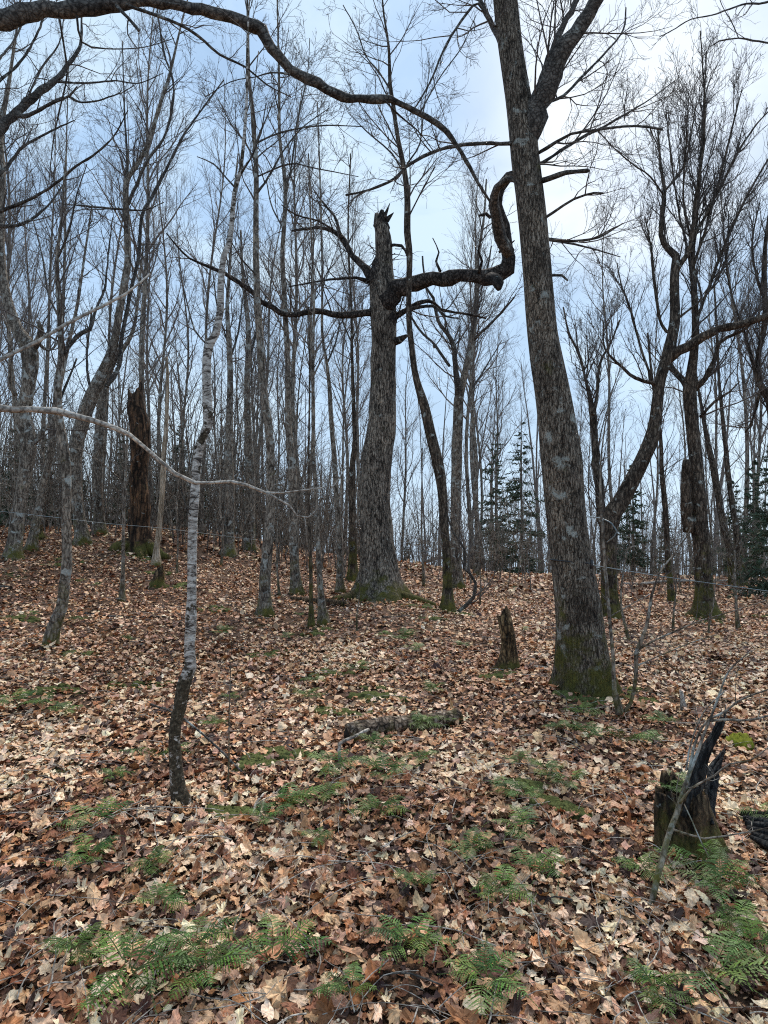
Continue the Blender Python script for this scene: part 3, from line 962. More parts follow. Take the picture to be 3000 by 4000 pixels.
# E. leaning multi-stem
hero('forked_maple', 'tall grey tree leaning right with many long upright stems, left of broken brown snag', 'tree',
     [(325, 2125, 52), (305, 1980, 46), (297, 1850, 46), (300, 1740, 48), (337, 1603, 52), (374, 1512, 48), (416, 1422, 40), (446, 1337, 33), (470, 1199, 29), (494, 1060, 27), (500, 988, 25), (494, 844, 23), (494, 711, 22), (530, 651, 20), (579, 560, 17), (621, 422, 14), (663, 289, 11), (699, 133, 8), (723, 36, 6)],
     [([(416, 1512, 20), (464, 1434, 18), (478, 1300, 14), (520, 1100, 14), (542, 1000, 14), (555, 844, 13), (603, 753, 12), (663, 633, 10), (717, 530, 9), (784, 434, 7), (874, 313, 5)], .7),
      ([(500, 800, 14), (573, 633, 12), (639, 542, 10), (675, 410, 9), (675, 313, 8), (639, 199, 7), (609, 0, 5)], -.6),
      ([(497, 720, 12), (496, 600, 9), (488, 480, 7), (482, 300, 5), (478, 160, 4)], .4),
      ([(490, 820, 9), (400, 812, 8), (330, 805, 7), (230, 795, 4)], -.4), ([(500, 820, 8), (570, 820, 6), (640, 790, 4)], .3),
      ([(300, 1780, 30), (262, 1900, 26), (285, 2000, 20)], .5)],
     M['grey'], seed=33, per_m=3.2, ln=1.4, short='the many stemmed leaning tree', k1=5, k2=5, ttmin=.45, rmin=.0036)
# G. birch
KN = [(3200, 2860, .15), (2860, 2690, .35), (2690, 2540, .05), (2535, 2330, 1.0), (2340, 2325, .3), (2490, 2335, .0)]
def birch_tint(p, d):
    out = []
    for q in p:
        t = q[1]
        py = 2000 - F * ((q[2] - EYE) * ct - q[1] * st) / (q[1] * ct + (q[2] - EYE) * st)
        v = .56
        if py > 2860: v = .18
        elif py > 2540: v = .18
        elif py > 2480: v = .75
        elif py > 2335: v = .12 if not 2420 < py < 2490 else .6
        elif 1640 < py < 1690 or 1735 < py < 1775: v = .1
        elif py < 900: v = .35
        out.append((v, v, v))
    out = np.array(out)
    k = np.array([.25, .5, .25])
    for c in range(3):
        out[:, c] = np.convolve(np.pad(out[:, c], 1, 'edge'), k, 'valid')
    return out
hero('birch_tree', 'slender crooked white birch with dark mossy lower trunk, alone in the leaves', 'tree',
     [(717, 3150, 68), (696, 3080, 58), (688, 3000, 50), (681, 2900, 46), (685, 2830, 46), (702, 2764, 52), (717, 2674, 54), (745, 2602, 48), (741, 2523, 41), (747, 2450, 44), (747, 2403, 44), (750, 2335, 36), (750, 2222, 36), (753, 2041, 36), (762, 1920, 36), (766, 1844, 32), (775, 1755, 37), (795, 1700, 32), (813, 1657, 38), (808, 1542, 34),
      (808, 1400, 33), (815, 1350, 34), (844, 1301, 30), (862, 1211, 27), (862, 1120, 25), (874, 1000, 22), (898, 940, 20), (916, 753, 18), (940, 663, 15), (958, 482, 12), (964, 361, 10), (966, 150, 8), (975, 0, 6)],
     [([(812, 1350, 8), (760, 1290, 7), (730, 1180, 5), (700, 1060, 4)], .3), ([(940, 680, 8), (985, 610, 7), (1020, 520, 5), (1040, 400, 4)], -.2), ([(925, 740, 8), (880, 690, 7), (835, 640, 6), (770, 612, 3)], .2), ([(960, 450, 6), (990, 350, 5), (1010, 200, 4)], .2),
      ([(800, 1650, 7), (835, 1610, 6), (850, 1560, 4)], -.1), ([(765, 2045, 6), (730, 1990, 5), (705, 1900, 4)], -.1)],
     M['birch'], M['limb'], sides=18, wob=.03, flare=.25, fh=.08, lobes=3, seed=34, per_m=4.5, ln=.55, k1=4, k2=3, ttmin=.62, short='the white birch', tint=birch_tint, extend=1.5, rmin=.0014, group='')
# H..L straight trees
hero('maple_tree', 'tall straight lichen spotted tree, first of three uprights right of the white birch', 'tree',
     [(1036, 2405, 56), (1034, 2330, 44), (1036, 2222, 42), (1054, 2041, 36), (1057, 1800, 33), (1048, 1663, 34), (1030, 1542, 31), (1018, 1362, 28), (1006, 1211, 26), (1000, 1000, 24), (1000, 840, 22), (1000, 663, 20), (988, 450, 16), (972, 300, 13), (968, 100, 10), (965, -50, 8)],
     [([(1000, 760, 11), (1050, 690, 9), (1100, 600, 7), (1180, 500, 5), (1290, 420, 3)], .6), ([(1002, 640, 9), (960, 560, 7), (900, 480, 5), (850, 380, 3)], .4), ([(1005, 690, 8), (1130, 640, 7), (1220, 655, 5), (1400, 690, 3)], -.8), ([(1006, 1080, 7), (950, 1020, 6), (900, 940, 4)], -.6), ([(1000, 560, 9), (1090, 520, 8), (1250, 490, 6), (1420, 495, 4)], .9)],
     M['grey'], seed=35, per_m=3.2, ln=1.3, k1=5, k2=5, ttmin=.5, short='the lichen spotted upright', rmin=.0036)
hero('maple_tree', 'tall straight grey tree with a small dark burl, right of the lichen spotted upright', 'tree',
     [(1160, 2322, 42), (1150, 2210, 36), (1148, 2101, 36), (1142, 1860, 32), (1139, 1780, 30), (1127, 1663, 23), (1124, 1422, 22), (1115, 1241, 20), (1103, 1000, 18), (1108, 904, 18), (1115, 723, 16), (1093, 542, 12), (1090, 301, 10), (1085, 100, 7), (1083, 0, 6)],
     [([(1112, 760, 8), (1140, 640, 7), (1160, 480, 6), (1200, 300, 4), (1210, 150, 3)], .6), ([(1110, 900, 7), (1060, 800, 6), (1040, 700, 4)], .6)],
     M['grey'], seed=36, per_m=3.2, ln=1.2, k1=5, k2=5, ttmin=.5, short='the burled upright', rmin=.0038)
hero('maple_sapling', 'thin young tree with a pale strip down its bark, right one of a pair', 'tree',
     [(1262, 2440, 36), (1254, 2330, 26), (1247, 2222, 22), (1238, 2041, 18), (1232, 1900, 17), (1226, 1780, 15), (1223, 1663, 14), (1223, 1362, 12), (1226, 1180, 10), (1215, 900, 7), (1205, 600, 5)],
     [([(1224, 1180, 5), (1270, 1100, 4), (1300, 1010, 3)], .3)], M['grey'], seed=37, per_m=2, ln=.7, k1=4, k2=3, ttmin=.5, short='the thin pale striped stem', sides=10, rmin=.003)
hero('maple_sapling', 'thin dark young tree, left one of a close pair of stems', 'tree',
     [(1217, 2452, 22), (1215, 2340, 15), (1214, 2222, 13), (1208, 2041, 11), (1205, 1800, 9), (1210, 1500, 7), (1205, 1200, 5)],
     [], M['dark'], seed=38, per_m=2, ln=.6, k1=4, k2=3, ttmin=.55, sides=8, rmin=.003)
hero('maple_tree', 'slim grey tree just left of the darker stem beside the old broken maple', 'tree',
     [(1328, 2318, 28), (1326, 2210, 23), (1325, 2101, 22), (1313, 1920, 21), (1307, 1800, 20), (1295, 1663, 18), (1289, 1542, 16), (1277, 1422, 12), (1259, 1301, 11), (1259, 1060, 9), (1250, 700, 6), (1240, 400, 4)],
     [([(1277, 1420, 7), (1310, 1340, 6), (1330, 1240, 4), (1345, 1100, 3)], .4)], M['grey'], seed=39, per_m=2, ln=1, ttmin=.5, k1=5, k2=4, short='the slim grey tree', rmin=.004)
hero('maple_tree', 'dark stem half hidden behind the old broken maple, close against its left side', 'tree',
     [(1378, 2272, 38), (1378, 2160, 32), (1377, 2041, 30), (1375, 1900, 27), (1378, 1800, 22), (1386, 1723, 19), (1380, 1542, 15), (1374, 1362, 12), (1374, 1241, 10), (1360, 900, 7), (1370, 600, 5)],
     [([(1375, 1340, 7), (1340, 1260, 6), (1315, 1180, 4)], .4), ([(1376, 1330, 7), (1410, 1240, 5), (1420, 1150, 3)], .3)], M['dark'], seed=40, per_m=2.2, ln=1.1, ttmin=.45, k1=5, k2=5, rmin=.0042)
# N. leaning tree right of the old maple
hero('leaning_maple', 'dark tree with bent lower trunk leaning left, just right of the old broken maple', 'tree',
     [(1750, 2388, 52), (1748, 2300, 40), (1747, 2222, 37), (1735, 2041, 34), (1726, 1900, 38), (1711, 1814, 42), (1681, 1693, 40), (1657, 1585, 37), (1627, 1482, 27), (1609, 1362, 24), (1597, 1241, 22), (1597, 1120, 21), (1600, 1000, 24), (1591, 904, 26), (1591, 784, 24), (1579, 663, 21), (1555, 542, 18), (1536, 410, 17), (1524, 331, 15), (1518, 181, 10), (1500, 60, 7), (1490, -40, 6)],
     [([(1775, 2400, 16), (1820, 2365, 16), (1850, 2330, 14), (1857, 2276, 12), (1835, 2240, 11), (1814, 2222, 10), (1814, 2144, 8), (1772, 2083, 7), (1747, 2011, 5)], -.2),
      ([(1530, 360, 8), (1480, 280, 7), (1430, 220, 6), (1390, 110, 5), (1340, 20, 4)], .5), ([(1590, 640, 7), (1640, 560, 6), (1655, 430, 5), (1680, 260, 3)], .5), ([(1585, 690, 7), (1530, 600, 6), (1440, 520, 5), (1360, 440, 3)], .8), ([(1591, 860, 7), (1640, 760, 6), (1700, 650, 4)], -.5)],
     M['dark'], seed=41, per_m=3.2, ln=1.3, k1=5, k2=5, ttmin=.48, short='the dark leaning tree', rmin=.0034)
hero('forked_maple', 'smooth grey tree forking in a high V, just right of the dark leaning tree', 'tree',
     [(1784, 2300, 44), (1780, 2180, 40), (1778, 2041, 39), (1784, 1800, 41), (1788, 1660, 38), (1792, 1560, 38), (1808, 1490, 30), (1832, 1392, 26), (1850, 1271, 22), (1862, 1151, 18), (1868, 1000, 12), (1890, 850, 9), (1900, 700, 6)],
     [([(1790, 1560, 26), (1785, 1480, 25), (1776, 1400, 22), (1765, 1331, 19), (1711, 1253, 14), (1693, 1163, 12), (1663, 1120, 9), (1650, 1000, 6)], -.8),
      ([(1756, 1430, 11), (1700, 1350, 10), (1640, 1290, 9), (1600, 1230, 6)], .6), ([(1850, 1330, 12), (1900, 1280, 11), (1960, 1220, 9), (2010, 1160, 6)], -.5), ([(1865, 1130, 9), (1900, 1060, 8), (1920, 960, 5)], .5)],
     M['grey'], seed=42, per_m=3.2, ln=1.5, k1=5, k2=5, ttmin=.55, short='the V forked tree', rmin=.0042)
hero('maple_tree', 'slender pole-like grey tree standing right of the V forked tree', 'tree',
     [(1862, 2248, 24), (1862, 2150, 19), (1862, 2041, 18), (1857, 1800, 16), (1845, 1600, 13), (1838, 1450, 10), (1855, 1300, 8), (1860, 1100, 5)],
     [([(1842, 1520, 7), (1900, 1430, 6), (1960, 1330, 4)], .8)], M['grey'], seed=43, per_m=2.4, ln=1.2, k1=5, k2=4, ttmin=.5, rmin=.004)
hero('leaning_maple', 'pale thin leaning stem touching the frame between the crooked tree and the mossy leaning stem', 'tree',
     [(120, 2150, 36), (150, 2000, 30), (170, 1880, 28), (200, 1760, 28), (215, 1600, 24), (255, 1400, 16), (300, 1200, 12), (330, 1000, 9), (360, 800, 6)],
     [([(215, 1600, 12), (260, 1500, 9), (300, 1400, 6)], .5)], M['grey'], seed=44, per_m=2.4, ln=1.3, k1=5, k2=4, ttmin=.45, rmin=.004)
hero('maple_tree', 'stout grey tree rooted on the rise directly left of the broken brown snag', 'tree',
     [(390, 2090, 46), (385, 1980, 40), (380, 1850, 40), (390, 1700, 38), (400, 1560, 34), (430, 1440, 26), (470, 1380, 20), (520, 1290, 14), (540, 1150, 10), (560, 950, 7)],
     [([(395, 1600, 14), (350, 1500, 12), (340, 1380, 9), (360, 1200, 6)], .5)], M['grey'], seed=45, per_m=2.4, ln=1.5, k1=5, k2=5, ttmin=.45, rmin=.0044)
hero('maple_tree', 'grey tree with flared foot, between broken brown snag and lichen spotted upright', 'tree',
     [(892, 2170, 52), (895, 2050, 40), (895, 1900, 38), (893, 1700, 30), (900, 1500, 24), (895, 1350, 20), (888, 1200, 15), (900, 1000, 11), (910, 800, 8), (930, 600, 5)],
     [([(892, 1420, 9), (930, 1300, 8), (950, 1150, 5)], .5), ([(893, 1350, 8), (850, 1200, 7), (830, 1050, 4)], .5)], M['grey'], seed=46, per_m=2.2, ln=1.4, k1=5, k2=5, ttmin=.45, rmin=.0044)
hero('maple_tree', 'dark upright tree growing close behind the lichen spotted upright, on its left', 'tree',
     [(972, 2150, 50), (975, 2040, 42), (978, 1900, 38), (970, 1700, 30), (965, 1500, 24), (970, 1300, 18), (950, 1100, 12), (940, 900, 8)],
     [([(966, 1450, 10), (1000, 1300, 8), (1040, 1150, 5)], .5)], M['grey'], seed=47, per_m=2.2, ln=1.4, k1=5, k2=4, ttmin=.45, rmin=.0044)

# Q. leaning forked maple behind the massive one
hero('leaning_maple', 'mossy forked tree with one thick arm curving right, just behind the massive maple', 'tree',
     [(2385, 2420, 76), (2380, 2300, 62), (2378, 2150, 64), (2385, 2020, 74), (2422, 1964, 66), (2494, 1826, 56), (2548, 1711, 52), (2567, 1573, 42), (2579, 1482, 42), (2615, 1362, 46), (2637, 1241, 40), (2633, 1090, 34), (2640, 1000, 30), (2609, 970, 24), (2582, 916, 19), (2594, 783, 17), (2595, 740, 14), (2580, 640, 10), (2570, 500, 6)],
     [([(2610, 1400, 36), (2650, 1370, 42), (2723, 1331, 37), (2814, 1283, 31), (2904, 1265, 29), (3000, 1232, 26), (3080, 1180, 22)], -.6),
      ([(2365, 2060, 40), (2345, 1990, 38), (2331, 1814, 36), (2322, 1693, 30), (2313, 1603, 26), (2301, 1542, 14), (2265, 1392, 10), (2223, 1301, 8), (2200, 1200, 5)], .7),
      ([(2316, 1620, 16), (2330, 1560, 15), (2345, 1420, 10), (2392, 1325, 7), (2420, 1250, 5)], .5),
      ([(2575, 1510, 18), (2545, 1495, 15), (2482, 1476, 13), (2422, 1428, 10), (2362, 1362, 7), (2356, 1259, 5)], -.5),
      ([(2540, 1495, 12), (2535, 1450, 10), (2500, 1350, 9), (2460, 1200, 8), (2430, 1120, 7), (2410, 1030, 4)], .4),
      ([(2625, 1300, 16), (2585, 1270, 12), (2555, 1100, 10), (2545, 980, 8), (2520, 850, 5)], .5),
      ([(2640, 1060, 22), (2690, 980, 18), (2705, 904, 16), (2723, 753, 12), (2747, 573, 9), (2753, 392, 7), (2735, 120, 4)], -.5),
      ([(2597, 745, 10), (2669, 651, 8), (2700, 520, 6), (2720, 400, 4)], .4), ([(2590, 760, 8), (2540, 690, 7), (2470, 640, 5), (2400, 580, 3)], -.5),
      ([(2700, 940, 14), (2790, 780, 11), (2880, 600, 9), (2960, 480, 6), (3040, 400, 4)], .5), ([(2640, 1250, 10), (2760, 1150, 8), (2830, 1030, 7), (2850, 880, 4)], .6)],
     M['dark'], M['dark'], seed=51, per_m=5, ln=1.3, k1=6, k2=5, up=.16, ttmin=.72, short='the mossy forked tree', sides=20, rmin=.0034, ang=(.3, .75), flare=.3)
# R. dark tree
hero('dark_maple', 'dark barked tree with spreading upright branches, behind the tubing right of the massive maple', 'tree',
     [(2756, 2412, 84), (2750, 2330, 66), (2747, 2222, 62), (2735, 2041, 60), (2723, 1874, 56), (2711, 1723, 50), (2699, 1603, 48), (2695, 1520, 48), (2700, 1452, 36), (2717, 1301, 28), (2711, 1120, 24), (2704, 1000, 19), (2720, 850, 15), (2735, 650, 10), (2750, 400, 7), (2760, 200, 4)],
     [([(2700, 1540, 28), (2670, 1490, 26), (2628, 1440, 18), (2600, 1380, 10)], .5), ([(2712, 1520, 26), (2740, 1495, 24), (2784, 1422, 19), (2814, 1337, 14), (2904, 1289, 10), (2960, 1240, 6)], -.5),
      ([(2712, 1280, 14), (2770, 1120, 12), (2830, 960, 11), (2900, 800, 9), (2990, 640, 7), (3060, 540, 5)], .5), ([(2712, 1200, 12), (2690, 1000, 11), (2650, 820, 9), (2620, 600, 7), (2600, 420, 4)], .8),
      ([(2706, 1050, 12), (2760, 880, 10), (2810, 700, 9), (2860, 500, 7), (2900, 340, 4)], -.4), ([(2735, 1630, 14), (2790, 1570, 11), (2850, 1530, 8), (2890, 1490, 4)], -.4), ([(2705, 960, 10), (2670, 780, 9), (2680, 560, 7), (2690, 380, 4)], -.8),
      ([(2690, 2080, 44), (2680, 1950, 42), (2676, 1850, 38), (2682, 1795, 28)], -.2)],
     M['dark'], M['dark'], seed=52, per_m=5, ln=1.5, k1=6, k2=6, up=.18, ttmin=.62, short='the dark spreading tree', sides=20, rmin=.004, ang=(.3, .75), crown_limbs=[0, 1, 2, 3, 4, 5, 6])
hero('edge_maple', 'dark many branched tree cut by the right edge of the photo', 'tree',
     [(3050, 2330, 50), (3040, 2000, 42), (3025, 1700, 36), (3005, 1560, 32), (2968, 1500, 26), (2960, 1400, 20), (2990, 1250, 22), (2985, 1100, 20), (2990, 950, 14), (3010, 800, 9)],
     [([(2965, 1500, 14), (2925, 1362, 12), (2905, 1290, 9), (2850, 1120, 7), (2830, 980, 4)], .5), ([(2968, 1530, 12), (2940, 1640, 10), (2910, 1690, 7)], .3), ([(2990, 1180, 12), (2950, 1060, 10), (2940, 930, 8), (2970, 780, 5)], .3)],
     M['dark'], M['dark'], seed=53, per_m=4.5, ln=1.3, k1=6, k2=5, up=.15, ttmin=.4, sides=14, rmin=.0038, depth=13.0, ang=(.3, .75))
hero('maple_tree', 'grey stem leaning slightly left between the mossy forked tree and the dark spreading tree', 'tree',
     [(2625, 2350, 28), (2610, 2200, 22), (2600, 2000, 20), (2585, 1850, 18), (2580, 1700, 14), (2550, 1500, 10), (2530, 1300, 7)],
     [], M['dark'], seed=54, per_m=3, ln=1, k1=5, k2=4, ttmin=.4, sides=10, rmin=.0038, up=.15)
hero('maple_tree', 'slanting dark pole right behind the dark spreading tree', 'tree',
     [(2870, 2290, 34), (2850, 2150, 30), (2825, 2041, 28), (2790, 1850, 24), (2760, 1700, 18), (2735, 1560, 12), (2715, 1440, 8)],
     [], M['dark'], seed=55, per_m=3, ln=1.1, k1=5, k2=4, ttmin=.45, sides=10, rmin=.0042, up=.15)
hero('maple_tree', 'straight slender dark pole nearest to the spruce at the right edge', 'tree',
     [(2905, 2290, 30), (2880, 2100, 24), (2850, 1900, 20), (2830, 1700, 16), (2810, 1500, 12), (2800, 1300, 9), (2790, 1100, 6)],
     [], M['dark'], seed=56, per_m=3, ln=1.1, k1=5, k2=4, ttmin=.45, sides=10, rmin=.0042, up=.15)

# two thin sprouts in front of the massive maple, with long dead twigs
hero('sapling', 'crooked twin stemmed sapling rising in front of the foot of the massive maple', 'sapling',
     [(2425, 2800, 26), (2400, 2700, 17), (2396, 2580, 14), (2385, 2460, 13), (2372, 2300, 13), (2362, 2200, 12), (2352, 2050, 11), (2345, 1900, 9), (2352, 1750, 6), (2385, 1550, 4), (2440, 1400, 3)],
     [([(2430, 2800, 18), (2465, 2745, 14), (2482, 2650, 14), (2485, 2550, 16), (2525, 2450, 14), (2545, 2330, 9), (2575, 2240, 6), (2620, 2180, 5), (2680, 2100, 4), (2700, 2060, 3)], -.2),
      ([(2490, 2540, 8), (2560, 2500, 8), (2650, 2460, 7), (2750, 2420, 6), (2870, 2385, 5), (3010, 2340, 3)], -.5),
      ([(2490, 2600, 6), (2580, 2560, 5), (2700, 2510, 4), (2800, 2480, 3)], .5), ([(2380, 2410, 5), (2450, 2370, 5), (2540, 2320, 3)], .3)],
     M['grey'], M['grey'], seed=61, per_m=5, ln=.35, k1=3, k2=2, ttmin=.3, sides=8, wob=.05, rmin=.0012, group='', extend=0)
hero('sapling', 'thin curved sapling rising past the looped tubing beside the massive maple', 'sapling',
     [(2455, 2500, 10), (2425, 2350, 8), (2440, 2200, 7), (2455, 2140, 6), (2490, 2130, 4)],
     [], M['grey'], seed=62, per_m=4, ln=.4, k1=3, k2=2, ttmin=.2, sides=6, rmin=.0018, group='', extend=0)
for sx, sy, ww, tx, ty, lb in ((478, 2350, 18, 500, 1650, 'thin bowed sapling standing in front of the broken brown snag'), (690, 2240, 8, 705, 1750, 'wispy sapling just left of the white birch with a dark foot'),
                           (890, 3080, 6, 905, 2500, 'tiny bare seedling in the leaves right of the white birch foot'), (1395, 2480, 7, 1410, 2200, 'short twiggy seedling below the old broken maple on its left'),
                           (1090, 2330, 10, 1080, 1800, 'thin young stem between the lichen spotted upright and the burled upright'), (1655, 2290, 10, 1650, 1750, 'thin stem between the old broken maple and the dark leaning tree'),
                           (2630, 2470, 9, 2640, 2150, 'spindly sapling under the tubing line left of the dark spreading tree'), (2885, 2460, 14, 2870, 2150, 'sapling under the tubing line, the last before the right edge'),
                           (2765, 2480, 7, 2800, 2200, 'bare seedling at the foot of the dark spreading tree'), (1875, 2370, 6, 1880, 2150, 'little bare seedling right of the dark leaning tree'),
                           (865, 2210, 10, 862, 1700, 'thin pole just right of the white birch, on the slope behind')):
    hero('sapling', lb, 'sapling', [(sx, sy, ww), ((sx * 3 + tx) / 4 + random.uniform(-6, 6), (sy * 3 + ty) / 4, ww * .8), ((sx + tx) / 2 + random.uniform(-8, 8), (sy + ty) / 2, ww * .65), (tx, ty, ww * .4)],
         [], M['grey'], seed=sx, per_m=3.5, ln=.45, k1=3, k2=2, ttmin=.3, sides=6, rmin=.0015, extend=0, group='saplings on the leaf litter')

# F. broken brown snag with torn top and buttress roots
def jagged(name, label, cat, tr, mt, seed, sides=26, spikes=.28, hollow=True, moss_roots=None, group='', wobb=.06, flare=.4, fh=.3, dd=0.0, depth=None, lobes=4):
    r = np.random.default_rng(seed)
    b = G(tr[0][0], tr[0][1])
    d = b[1]
    e = thing(name, label, cat, b, group)
    p, rd = path(tr, d, dd, .05, base=True)
    m = MB()
    m.tubes(p, rd, sides, wobble(wobb, flare, fh, lobes, b[2], seed))
    v = m.v[0].reshape(-1, sides, 3)
    nr = len(v)
    R = rd[-1]
    jag = np.abs(r.standard_normal(sides))
    jag = (jag + np.roll(jag, 1) * .7) * spikes * R * 2
    jag += spikes * R * 4 * np.maximum(0, np.sin(np.arange(sides) * 2 * math.pi / sides + seed)) ** 3
    T = norm(p[-1] - p[-3])
    v[-1] += jag[:, None] * T
    # inner wall going down
    cen = p[-1]
    inner = cen + (v[-1] - jag[:, None] * T - cen) * .72 + jag[:, None] * T * .75
    deep = p[max(0, nr - 8)] + (v[max(0, nr - 8)] - p[max(0, nr - 8)]) * .5
    vv = np.concatenate([v.reshape(-1, 3), inner, deep])
    m.v[0] = vv
    m.t[0] = np.ones((len(vv), 3))
    k0 = (nr - 1) * sides
    k1, k2 = nr * sides, (nr + 1) * sides
    i = np.arange(sides)
    j = (i + 1) % sides
    m.f.append((4, np.stack([k0 + i, k0 + j, k1 + j, k1 + i], -1), 0))
    m.f.append((4, np.stack([k1 + i, k1 + j, k2 + j, k2 + i], -1), 0))
    m.f.append((sides, (k2 + i)[None], 0))
    m.n = len(vv)
    m.build('trunk', mt, e, b, smooth=True)
    return e, b, d
eF, bF, dF = jagged('broken_snag', 'tall broken brown snag with orange rotten wood and torn top', 'snag',
       [(545, 2155, 84), (545, 2071, 74), (548, 1981, 74), (540, 1844, 70), (546, 1740, 78), (545, 1663, 74), (536, 1600, 66), (532, 1550, 52)], M['snag'], 71, fh=.25, flare=.55, spikes=.42, lobes=5, wobb=.1)
HEROES.append((545, bF[0], bF[1], 'the broken brown snag'))
for tr in ([(520, 2120, 60), (480, 2110, 50), (450, 2130, 34), (425, 2150, 16)], [(575, 2100, 60), (610, 2130, 44), (640, 2150, 28), (665, 2160, 12)], [(545, 2140, 60), (548, 2165, 50), (552, 2185, 20)]):
    p, rd = path(tr, dF, -.5, .1, jit=.12, r=rng)
    p[:, 2] = np.maximum([h(a[0], a[1]) for a in p] + rd * .2, p[:, 2] * .5 + .5 * np.array([h(a[0], a[1]) for a in p]))
    m = MB()
    m.tubes(p, rd, 10, wobble(.09, seed=5), cap=True)
    m.build('root', M['stump'], eF, bF)
eps, _, _ = jagged('pale_snag', 'thin snag stripped to pale wood with a dark foot, right of broken brown snag', 'snag',
       [(610, 2212, 46), (612, 2150, 26), (620, 2080, 22), (628, 2000, 20), (634, 1900, 19), (640, 1780, 18), (650, 1650, 16), (655, 1480, 13), (650, 1400, 10)], M['pale_snag'], 72, sides=12, flare=.35, fh=.12)
jagged('stump', 'knee high broken ochre stump with moss at its foot, left of the massive maple', 'stump',
       [(1982, 2615, 84), (1985, 2560, 66), (1985, 2520, 56), (1980, 2470, 52), (1972, 2430, 48)], M['stub'], 73, sides=22, spikes=.34, flare=.4, fh=.06, wobb=.09)
jagged('rotten_stump', 'small hollow mossy stump in the open leaves left of the white birch', 'stump',
       [(615, 2292, 66), (617, 2272, 52), (622, 2254, 44)], M['stump'], 74, sides=18, spikes=.35, flare=.3, fh=.08, wobb=.1)
jagged('rotten_stump', 'low broken stump on the rise left of the broken brown snag', 'stump',
       [(150, 2105, 44), (148, 2080, 34), (150, 2060, 28)], M['stump'], 75, sides=14, spikes=.3, flare=.5, fh=.12, wobb=.1)
jagged('grey_snag', 'small grey broken stub poking out of the leaves right of the massive maple', 'stump',
       [(2672, 2770, 24), (2668, 2740, 17), (2664, 2712, 12)], M['pale_dead'], 76, sides=10, spikes=.4, flare=.5, fh=.03, wobb=.1)
# mossy cut stump bottom right, with a blackened slab
eS, bS, dS = jagged('mossy_stump', 'thick mossy rotten stump with ferns on top near the lower right corner', 'stump',
       [(2690, 3330, 215), (2676, 3240, 186), (2664, 3170, 172), (2657, 3110, 156)], M['stump'], 77, sides=40, spikes=.11, flare=.35, fh=.07, wobb=.13, lobes=6)
m = MB()
r = np.random.default_rng(5)
for tr, dd in (([(2700, 3190, 92), (2722, 3060, 84), (2745, 2970, 64), (2790, 2870, 38), (2818, 2800, 18)], -.02), ([(2775, 3220, 60), (2780, 3100, 60), (2790, 3010, 58), (2815, 2960, 34), (2830, 2930, 12)], .32), ([(2745, 3000, 22), (2790, 2900, 18), (2815, 2840, 13), (2838, 2780, 8)], .12)):
    for q in range(5):
        tq = [(a + r.uniform(-.4, .4) * c, b + r.uniform(-25, 25) * (b < 3000), c * r.uniform(.14, .34)) for a, b, c in tr]
        p, rd = path(tq, dS - .06 + r.uniform(-.06, .08), dd, .03, jit=.1, r=r)
        m.tubes(p, rd, 9, wobble(.18, seed=q), cap=True)
    p, rd = path([(a, b, c * .6) for a, b, c in tr], dS - .06, dd, .03, jit=.15, r=r)
    m.tubes(p, rd, 12, wobble(.12, seed=9), cap=True)
tag(m.build('charred_slab', M['char'], None), 'blackened rotten slab leaning up out of the mossy stump', 'dead wood')
def stick(name, label, trs, mt, d=None, cat='branch', group='', seed=1, kids_ln=0, sides=7, crownmat=None, lift=0.0, kpm=2):
    """trs: list of (trace, depth drift, depth offset)"""
    r = np.random.default_rng(seed)
    b = G(trs[0][0][0][0], trs[0][0][0][1])
    dep = b[1] if d is None else d
    o = None
    m = MB()
    lp = []
    for tr, dd, off in trs:
        p, rd = path(tr, dep + off, dd, .04, jit=.12, r=r)
        for q in range(len(p)):
            p[q, 2] = max(p[q, 2], h(p[q, 0], p[q, 1]) + rd[q] * .6)
        lp.append((p, rd))
        m.tubes(p, rd, sides, wobble(.07, seed=seed), cap=True)
    if kids_ln:
        P0, D, Ln, R = limb_kids(lp, kpm, kids_ln, r, .2, (.5, 1.0), .2)
        p, rd = grow(P0, D, Ln, R, 6, .2, .02, r)
        m.tubes(p, np.maximum(rd, .001), 4)
        a = kids(p, rd, Ln, 3, r, .2, 1, (.4, .9), .5, .6, .001)
        p2, r2 = grow(*a, 4, .2, .02, r)
        m.tubes(p2, np.maximum(r2, .0008), 3)
    return tag(m.build(name, mt, None), label, cat, group or None)
stick('fallen_branch', 'grey lichen spotted dead branch propped up against the mossy stump',
      [([(2536, 3571, 26), (2569, 3415, 25), (2603, 3300, 23), (2625, 3225, 22), (2644, 3178, 22), (2671, 3083, 17), (2698, 3010, 14), (2746, 2880, 11), (2800, 2740, 9), (2847, 2622, 7), (2936, 2541, 4)], .5, 0),
       ([(2690, 3030, 12), (2715, 2900, 10), (2760, 2820, 9), (2830, 2780, 9), (2900, 2730, 8), (3010, 2690, 6)], .3, .25),
       ([(2770, 2815, 11), (2860, 2812, 10), (2930, 2812, 9), (3020, 2790, 8)], .1, .35),
       ([(2655, 3140, 9), (2700, 3080, 8), (2790, 3030, 7), (2850, 2985, 7), (2930, 2970, 5), (3000, 2920, 4)], -.1, .15),
       ([(2630, 3240, 9), (2690, 3260, 8), (2750, 3275, 7), (2830, 3265, 6), (2920, 3250, 5), (3010, 3230, 4)], -.1, .1),
       ([(2672, 3140, 5), (2700, 3200, 5), (2735, 3280, 5), (2768, 3345, 4)], -.1, -.02),
       ([(2680, 3010, 7), (2700, 2900, 6), (2750, 2780, 5), (2830, 2700, 4)], .2, .2)], M['pale_dead'] if False else M['grey'], seed=81, kids_ln=.22, kpm=3)

